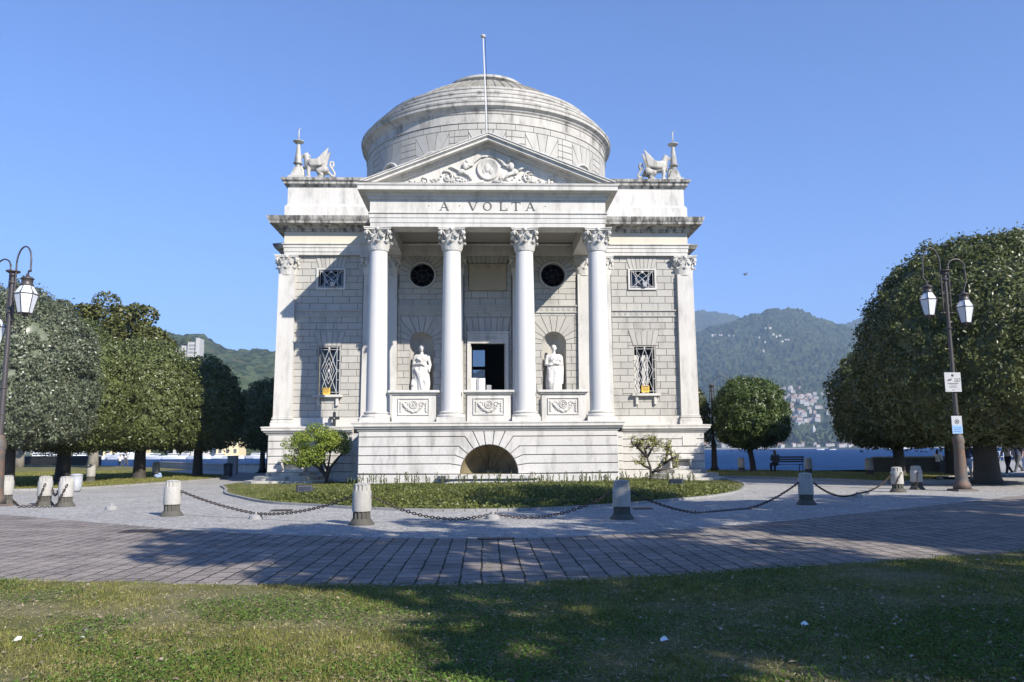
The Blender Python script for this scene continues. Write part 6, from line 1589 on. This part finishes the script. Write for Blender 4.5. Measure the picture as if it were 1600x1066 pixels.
def boat(x, Y, L, lab, group, mat=BOATW, cabin=1, yaw=0., z=LZ, mast=0, hullm=None):
    t = empty('boat', (x, Y, z), lab, 'boat', group); t.rotation_euler.z = yaw; h_ = L * .11
    b = MB(); st_pts = []
    for k in range(9):
        u = k / 8; w_ = L * .15 * math.sin(PI * min(1, .25 + u * .75)) ** .6 if u < 1 else .02; st_pts.append((L * (u - .5), w_))
    vs = []
    for xx, w_ in st_pts:
        vs += [(xx, -w_, h_ * (1 + .25 * (xx / L + .5))), (xx, -w_ * .7, 0 - .1), (xx, w_ * .7, -.1), (xx, w_, h_ * (1 + .25 * (xx / L + .5)))]
    fs = [(i * 4 + j, i * 4 + (j + 1) % 4, (i + 1) * 4 + (j + 1) % 4, (i + 1) * 4 + j) for i in range(8) for j in range(4)] + [(3, 2, 1, 0), (32, 33, 34, 35)]
    b.add(vs, fs); b.build('hull', hullm or mat, t)
    if cabin:
        b = MB(); b.frustum((-.05 * L, 0), L * .22, L * .18, h_ * 1.1, h_ * 2.0); b.v = [(x_ * 1.9, y_, z_) for x_, y_, z_ in b.v]; b.build('cabin', mat, t)
        b = MB(); b.box(-.28 * L, .16 * L, -L * .107, L * .107, h_ * 1.45, h_ * 1.75); b.build('cabin_window', PANE, t)
        if cabin > 1: b = MB(); b.box(-.2 * L, .05 * L, -L * .07, L * .07, h_ * 2.0, h_ * 2.6); b.build('upper_deck', mat, t)
    if mast: b = MB(); b.tube([(0, 0, h_), (0, 0, mast)], .05, 5); b.build('mast', GRILLE, t)
p = gnd(1447, 699.5, LZ); boat(p.x, min(p.y, 900), 24 * min(p.y, 900) / 900, 'white motor yacht moored beyond the right trunks', None, cabin=2)
bx = min(p.y, 900)
for px, L, lab in ((1415, 10, 'small white boat left of the white motor yacht'), (1395, 9, 'small white cabin boat seen left of a trunk by the far shore'), (1492, 16, 'white boat behind the right street lamp')):
    d = ray(px, 699); Y = 880; boat(d.x / d.y * Y, Y, L, lab, 'boats at the far right shore', cabin=1)
d = ray(1325, 700); Y = 1000; b = MB(); b.box(-24, 24, -3, 3, -1, 2.2); o = b.build('jetty', BOATD); o.location = (d.x / d.y * Y, Y, LZ); tag(o, 'long dark floating jetty by the far right shore', 'jetty')
for px, L, k_ in ((1282, 8, 0), (1301, 7, 1)): d = ray(px, 701); boat(d.x / d.y * 800, 800, L, ('tiny white sailing boat left of the dark jetty', 'tiny white boat at the left end of the dark jetty')[k_], 'boats at the far right shore', cabin=0, mast=9)
LB = ('left of the second oak trunk', 'right of the second oak trunk', 'left of the third oak trunk', 'right of the third oak trunk', 'left of the fourth oak trunk', 'beside the temple corner')
for i, (px, L, c_) in enumerate(((70, 12, 1), (85, 9, 1), (130, 11, 1), (142, 9, 0), (176, 9, 1), (192, 10, 0), (205, 16, 2), (246, 9, 1), (262, 8, 0), (275, 9, 1), (292, 8, 1), (312, 9, 0), (346, 8, 1), (365, 8, 0), (404, 9, 1), (415, 8, 1))):
    d = ray(px, 712); Y = 285 + (i * 37 % 25); boat(d.x / d.y * Y, Y, L, 'white boat moored across the bay ' + LB[min(5, i * 6 // 16)], 'boats moored across the bay at the left', cabin=c_, yaw=rnd.uniform(-.3, .3), mast=(0, 0, 7)[i % 3])
# seaplane
p = at(1165.5, 428.5, 420); t = empty('seaplane', p, 'tiny seaplane flying in the clear sky right of the temple', 'aircraft'); t.rotation_euler.z = .3
b = MB(); b.lathe([(.05, -1.5), (.28, -1.1), (.32, -.2), (.16, .9), (.05, 1.6)], (0, 0, 0), 10); b.v = [(z, y, x) for x, y, z in b.v]; b.build('fuselage', BOATD, t)
b = MB(); b.cbox(-.75, -.2, -2.6, 2.6, .38, .44, .02); b.build('wing', GREYC, t)
b = MB(); b.cbox(1.3, 1.6, -.6, .6, .1, .14, .01); b.cbox(1.3, 1.6, -.02, .02, .0, .6, .01); b.build('tail', GREYC, t)
for q in (-.5, .5): b = MB(); b.ball((-.4, q, -.6), (1.2, .14, .14)); b.tube([(-.6, q, -.5), (-.6, q * .4, 0)], .03, 5); b.build('float', GREYC, t)

# ================================================================== PEOPLE
def person(loc, yaw, lab, J, top, bottom, hair, hairlen=.0, sleeves=.4, shorts=False, shoe=CBLK, bag=None, s=1.0, vox=.011):
    """J: joints in metres, facing -y, z up"""
    t = empty('person', loc, lab, 'person'); t.rotation_euler.z = yaw; t.scale = (s, s, s)
    V_ = {k_: Vector(v_) for k_, v_ in J.items()}
    b = MB()
    pel, ch, nk, hd = V_['pelvis'], V_['chest'], V_['neck'], V_['head']
    chainb(b, [pel, pel.lerp(ch, .5), ch], [.135, .115, .145]); chainb(b, [ch, nk], [.13, .06]); chainb(b, [nk, hd], [.055, .055])
    up = (hd - nk).normalized()
    b.ball(hd + up * .06, (.075, .092, .115)); b.ball(hd + Vector((0, -.09, .04)), (.012, .02, .02)); b.ball(hd + Vector((0, -.06, -.01)), (.045, .04, .035))
    for q in (-1, 1): b.ball(hd + Vector((q * .076, .005, .05)), (.012, .02, .028))
    for q in 'LR':
        chainb(b, [V_['sh' + q], V_['el' + q], V_['wr' + q]], [.055, .042, .028]); chainb(b, [ch, V_['sh' + q]], [.09, .06])
        hdv = (V_['wr' + q] - V_['el' + q]).normalized(); sd = hdv.cross(Vector((0, 1, 0))).normalized(); pa = V_['wr' + q] + hdv * .05
        b.ball(pa, .033)
        for k_, (o_, l_) in enumerate(((-.024, .07), (-.008, .085), (.008, .08), (.024, .065))): b.tube([pa + sd * 0 + Vector((0, o_, 0)) + hdv * .01, pa + Vector((0, o_, 0)) + hdv * (.03 + l_ * .5), pa + Vector((-.01, o_, 0)) + hdv * (.02 + l_)], [.011, .010, .008], 6)
        b.tube([pa + Vector((0, -.025, 0)), pa + Vector((0, -.05, 0)) + hdv * .03], [.012, .009], 6)
        chainb(b, [V_['hip' + q], V_['kn' + q], V_['an' + q]], [.095, .062, .040])
        b.ball(V_['an' + q] + Vector((0, -.05, -.045)), (.04, .11, .035))
    b.fused('body', SKIN, t, voxel=vox, smooth_it=1)
    b = MB(); chainb(b, [pel + Vector((0, 0, .02)), pel.lerp(ch, .5), ch], [.155, .135, .165]); chainb(b, [ch, nk.lerp(ch, .45)], [.15, .085])
    for q in 'LR':
        e = V_['sh' + q].lerp(V_['el' + q], 1) if sleeves >= 1 else V_['sh' + q].lerp(V_['el' + q], sleeves / .5 if sleeves < .5 else 1)
        chainb(b, [ch, V_['sh' + q], e], [.11, .078, .062])
        if sleeves >= 1: chainb(b, [V_['el' + q], V_['wr' + q]], [.058, .042])
    b.fused('shirt', top, t, voxel=.014, smooth_it=1)
    b = MB(); chainb(b, [pel + Vector((0, 0, .04)), pel], [.15, .155])
    for q in 'LR':
        k_ = V_['kn' + q] if not shorts else V_['hip' + q].lerp(V_['kn' + q], .85); chainb(b, [V_['hip' + q], k_], [.112, .085])
        if not shorts: chainb(b, [V_['kn' + q], V_['an' + q]], [.082, .055])
    b.fused('trousers', bottom, t, voxel=.014, smooth_it=1)
    b = MB(); b.ball(hd + up * .09 + Vector((0, .022, 0)), (.088, .095, .105))
    if hairlen: chainb(b, [hd + Vector((0, .05, .05)), hd + Vector((0, .07, -hairlen))], [.085, .06])
    b.fused('hair', hair, t, voxel=.016, smooth_it=2)
    for q in 'LR': b = MB(); b.ball(V_['an' + q] + Vector((0, -.055, -.05)), (.052, .135, .045)); b.build('shoe', shoe, t)
    if bag: b = MB(); b.ball(ch + Vector((.0, .2, -.08)), (.14, .1, .2)); b.build('backpack', bag, t)
    return t
def walk(st=.32, arm=.25, bend=0):
    return dict(pelvis=(0, 0, .95), chest=(0, -.02, 1.30), neck=(0, -.02, 1.46), head=(0, -.03, 1.56), shL=(.18, -.02, 1.40), shR=(-.18, -.02, 1.40), elL=(.23, .12 + arm * .3, 1.14), elR=(-.23, -.05 - arm * .3, 1.13), wrL=(.22, .05 + arm * .4, .90), wrR=(-.2, -.14 - arm * .7, .93),
                hipL=(.09, 0, .90), hipR=(-.09, 0, .90), knL=(.10, -.16, .50), knR=(-.10, .06, .49), anL=(.10, -st, .09), anR=(-.10, st + .05, .14))
def stand():
    return dict(pelvis=(0, 0, .95), chest=(0, 0, 1.30), neck=(0, 0, 1.46), head=(0, -.02, 1.56), shL=(.18, 0, 1.40), shR=(-.18, 0, 1.40), elL=(.24, .03, 1.14), elR=(-.24, .03, 1.14), wrL=(.2, -.18, 1.08), wrR=(-.2, -.18, 1.08),
                hipL=(.09, 0, .90), hipR=(-.09, 0, .90), knL=(.10, -.03, .49), knR=(-.10, 0, .49), anL=(.11, 0, .09), anR=(-.11, .02, .09))
def sit():
    return dict(pelvis=(0, 0, .55), chest=(0, .03, .90), neck=(0, .0, 1.06), head=(0, -.05, 1.15), shL=(.18, .02, 1.0), shR=(-.18, .02, 1.0), elL=(.22, -.06, .76), elR=(-.22, -.06, .76), wrL=(.1, -.26, .74), wrR=(-.1, -.26, .74),
                hipL=(.09, -.02, .53), hipR=(-.09, -.02, .53), knL=(.11, -.44, .50), knR=(-.11, -.44, .50), anL=(.11, -.42, .09), anR=(-.11, -.42, .09))
p = G(1577, 742); person((p.x, p.y, 0), -PI / 2 + .3, 'blonde person walking in pale pink top and black trousers, right of the thick trunk', walk(.3), CPINK, CBLK, HAIRB, .12, .4, s=1.0, shoe=CWHT)
p = G(1592, 738); person((p.x, p.y, 0), -PI / 2 + .3, 'grey-haired person walking in navy shirt and dark trousers at the right edge', walk(.38, .1), CNAVY, CGREY, HAIRG, 0, .45, s=1.05)
p = G(1514, 750); person((p.x, p.y, 0), 2.7, 'person in navy top and light blue shorts standing between lamp and thick trunk', stand(), CNAVY, CJEAN, HAIRD, .02, .45, True, s=.98)
p = G(1483, 740); person((p.x, p.y + 1.0, -.25), 2.2, 'person in white top behind the quay wall left of the right lamp', stand(), CWHT, CGREY, HAIRD, .15, 1.0, s=.92)
p = G(1601, 735); person((p.x * .98, p.y * .98, 0), 1.4, 'person with bare arm cut by the right picture edge', stand(), CGREY, CJEAN, HAIRD, 0, .4)
person((BE.x - .62, BE.y + .06, .0), PI, 'seated person with long reddish-brown hair on the lakeside bench, seen from behind', sit(), CGREY, CBLK, plain('auburn_hair', (.12, .055, .035), .6), .28, 1.0, s=1.02)
for i, (px, py) in enumerate(((187, 729), (196, 729))):
    d = gnd(px, py); t_ = sit(); person((d.x, d.y, -.05), .5 + 1.6 * i, ('distant seated person in light clothes by the left waterfront', 'distant person bending forward in white by the left waterfront')[i], t_ if i == 0 else walk(.2), CWHT, CGREY, HAIRD, 0, .4, vox=.02, s=1.0)

# ================================================================== AIR
hz = MB(); hz.box(-3400, 4300, -70, 6500, -6, 1080); o = hz.build('haze', None) if False else None
hm = bpy.data.materials.new('haze_air'); hm.use_nodes = True; hm.node_tree.nodes.clear(); oo = hm.node_tree.nodes.new('ShaderNodeOutputMaterial'); vv = hm.node_tree.nodes.new('ShaderNodeVolumePrincipled')
vv.inputs['Color'].default_value = (.55, .74, 1, 1); vv.inputs['Density'].default_value = .00016; hm.node_tree.links.new(vv.outputs[0], oo.inputs['Volume'])
o = hz.build('haze', hm); tag(o, None, None, None, 'stuff')
# ------------------------------------------------------------------ light
SUN_EL, SUN_AZ = math.radians(33.2), math.radians(38.6)     # azimuth: to the right of straight behind the viewer
tosun = Vector((math.sin(SUN_AZ) * math.cos(SUN_EL), -math.cos(SUN_AZ) * math.cos(SUN_EL), math.sin(SUN_EL)))
ld = bpy.data.lights.new('sun', 'SUN'); ld.energy = 5; ld.angle = math.radians(.5); ld.color = (1, .935, .84)
lo = bpy.data.objects.new('sun', ld); COL.objects.link(lo); lo.rotation_euler = tosun.to_track_quat('Z', 'Y').to_euler(); lo.location = (20, -20, 40)
w = bpy.data.worlds.new('World'); SC.world = w; w.use_nodes = True; nt = w.node_tree
bg = nt.nodes['Background']; sk = nt.nodes.new('ShaderNodeTexSky'); sk.sky_type = 'NISHITA'; sk.sun_disc = False
sk.sun_elevation = SUN_EL; sk.sun_rotation = math.atan2(tosun.x, tosun.y); sk.altitude = 0; sk.air_density = 1.0; sk.dust_density = 0; sk.ozone_density = 9
tn = nt.nodes.new('ShaderNodeMix'); tn.data_type = 'RGBA'; tn.blend_type = 'MULTIPLY'; tn.inputs[0].default_value = 1; tn.inputs[7].default_value = (.97, .975, 1.14, 1)
nt.links.new(sk.outputs[0], tn.inputs[6]); nt.links.new(tn.outputs[2], bg.inputs[0]); bg.inputs[1].default_value = .13
SC.view_settings.view_transform = 'Standard'; SC.view_settings.look = 'None'; SC.view_settings.exposure = .58; SC.view_settings.gamma = 1
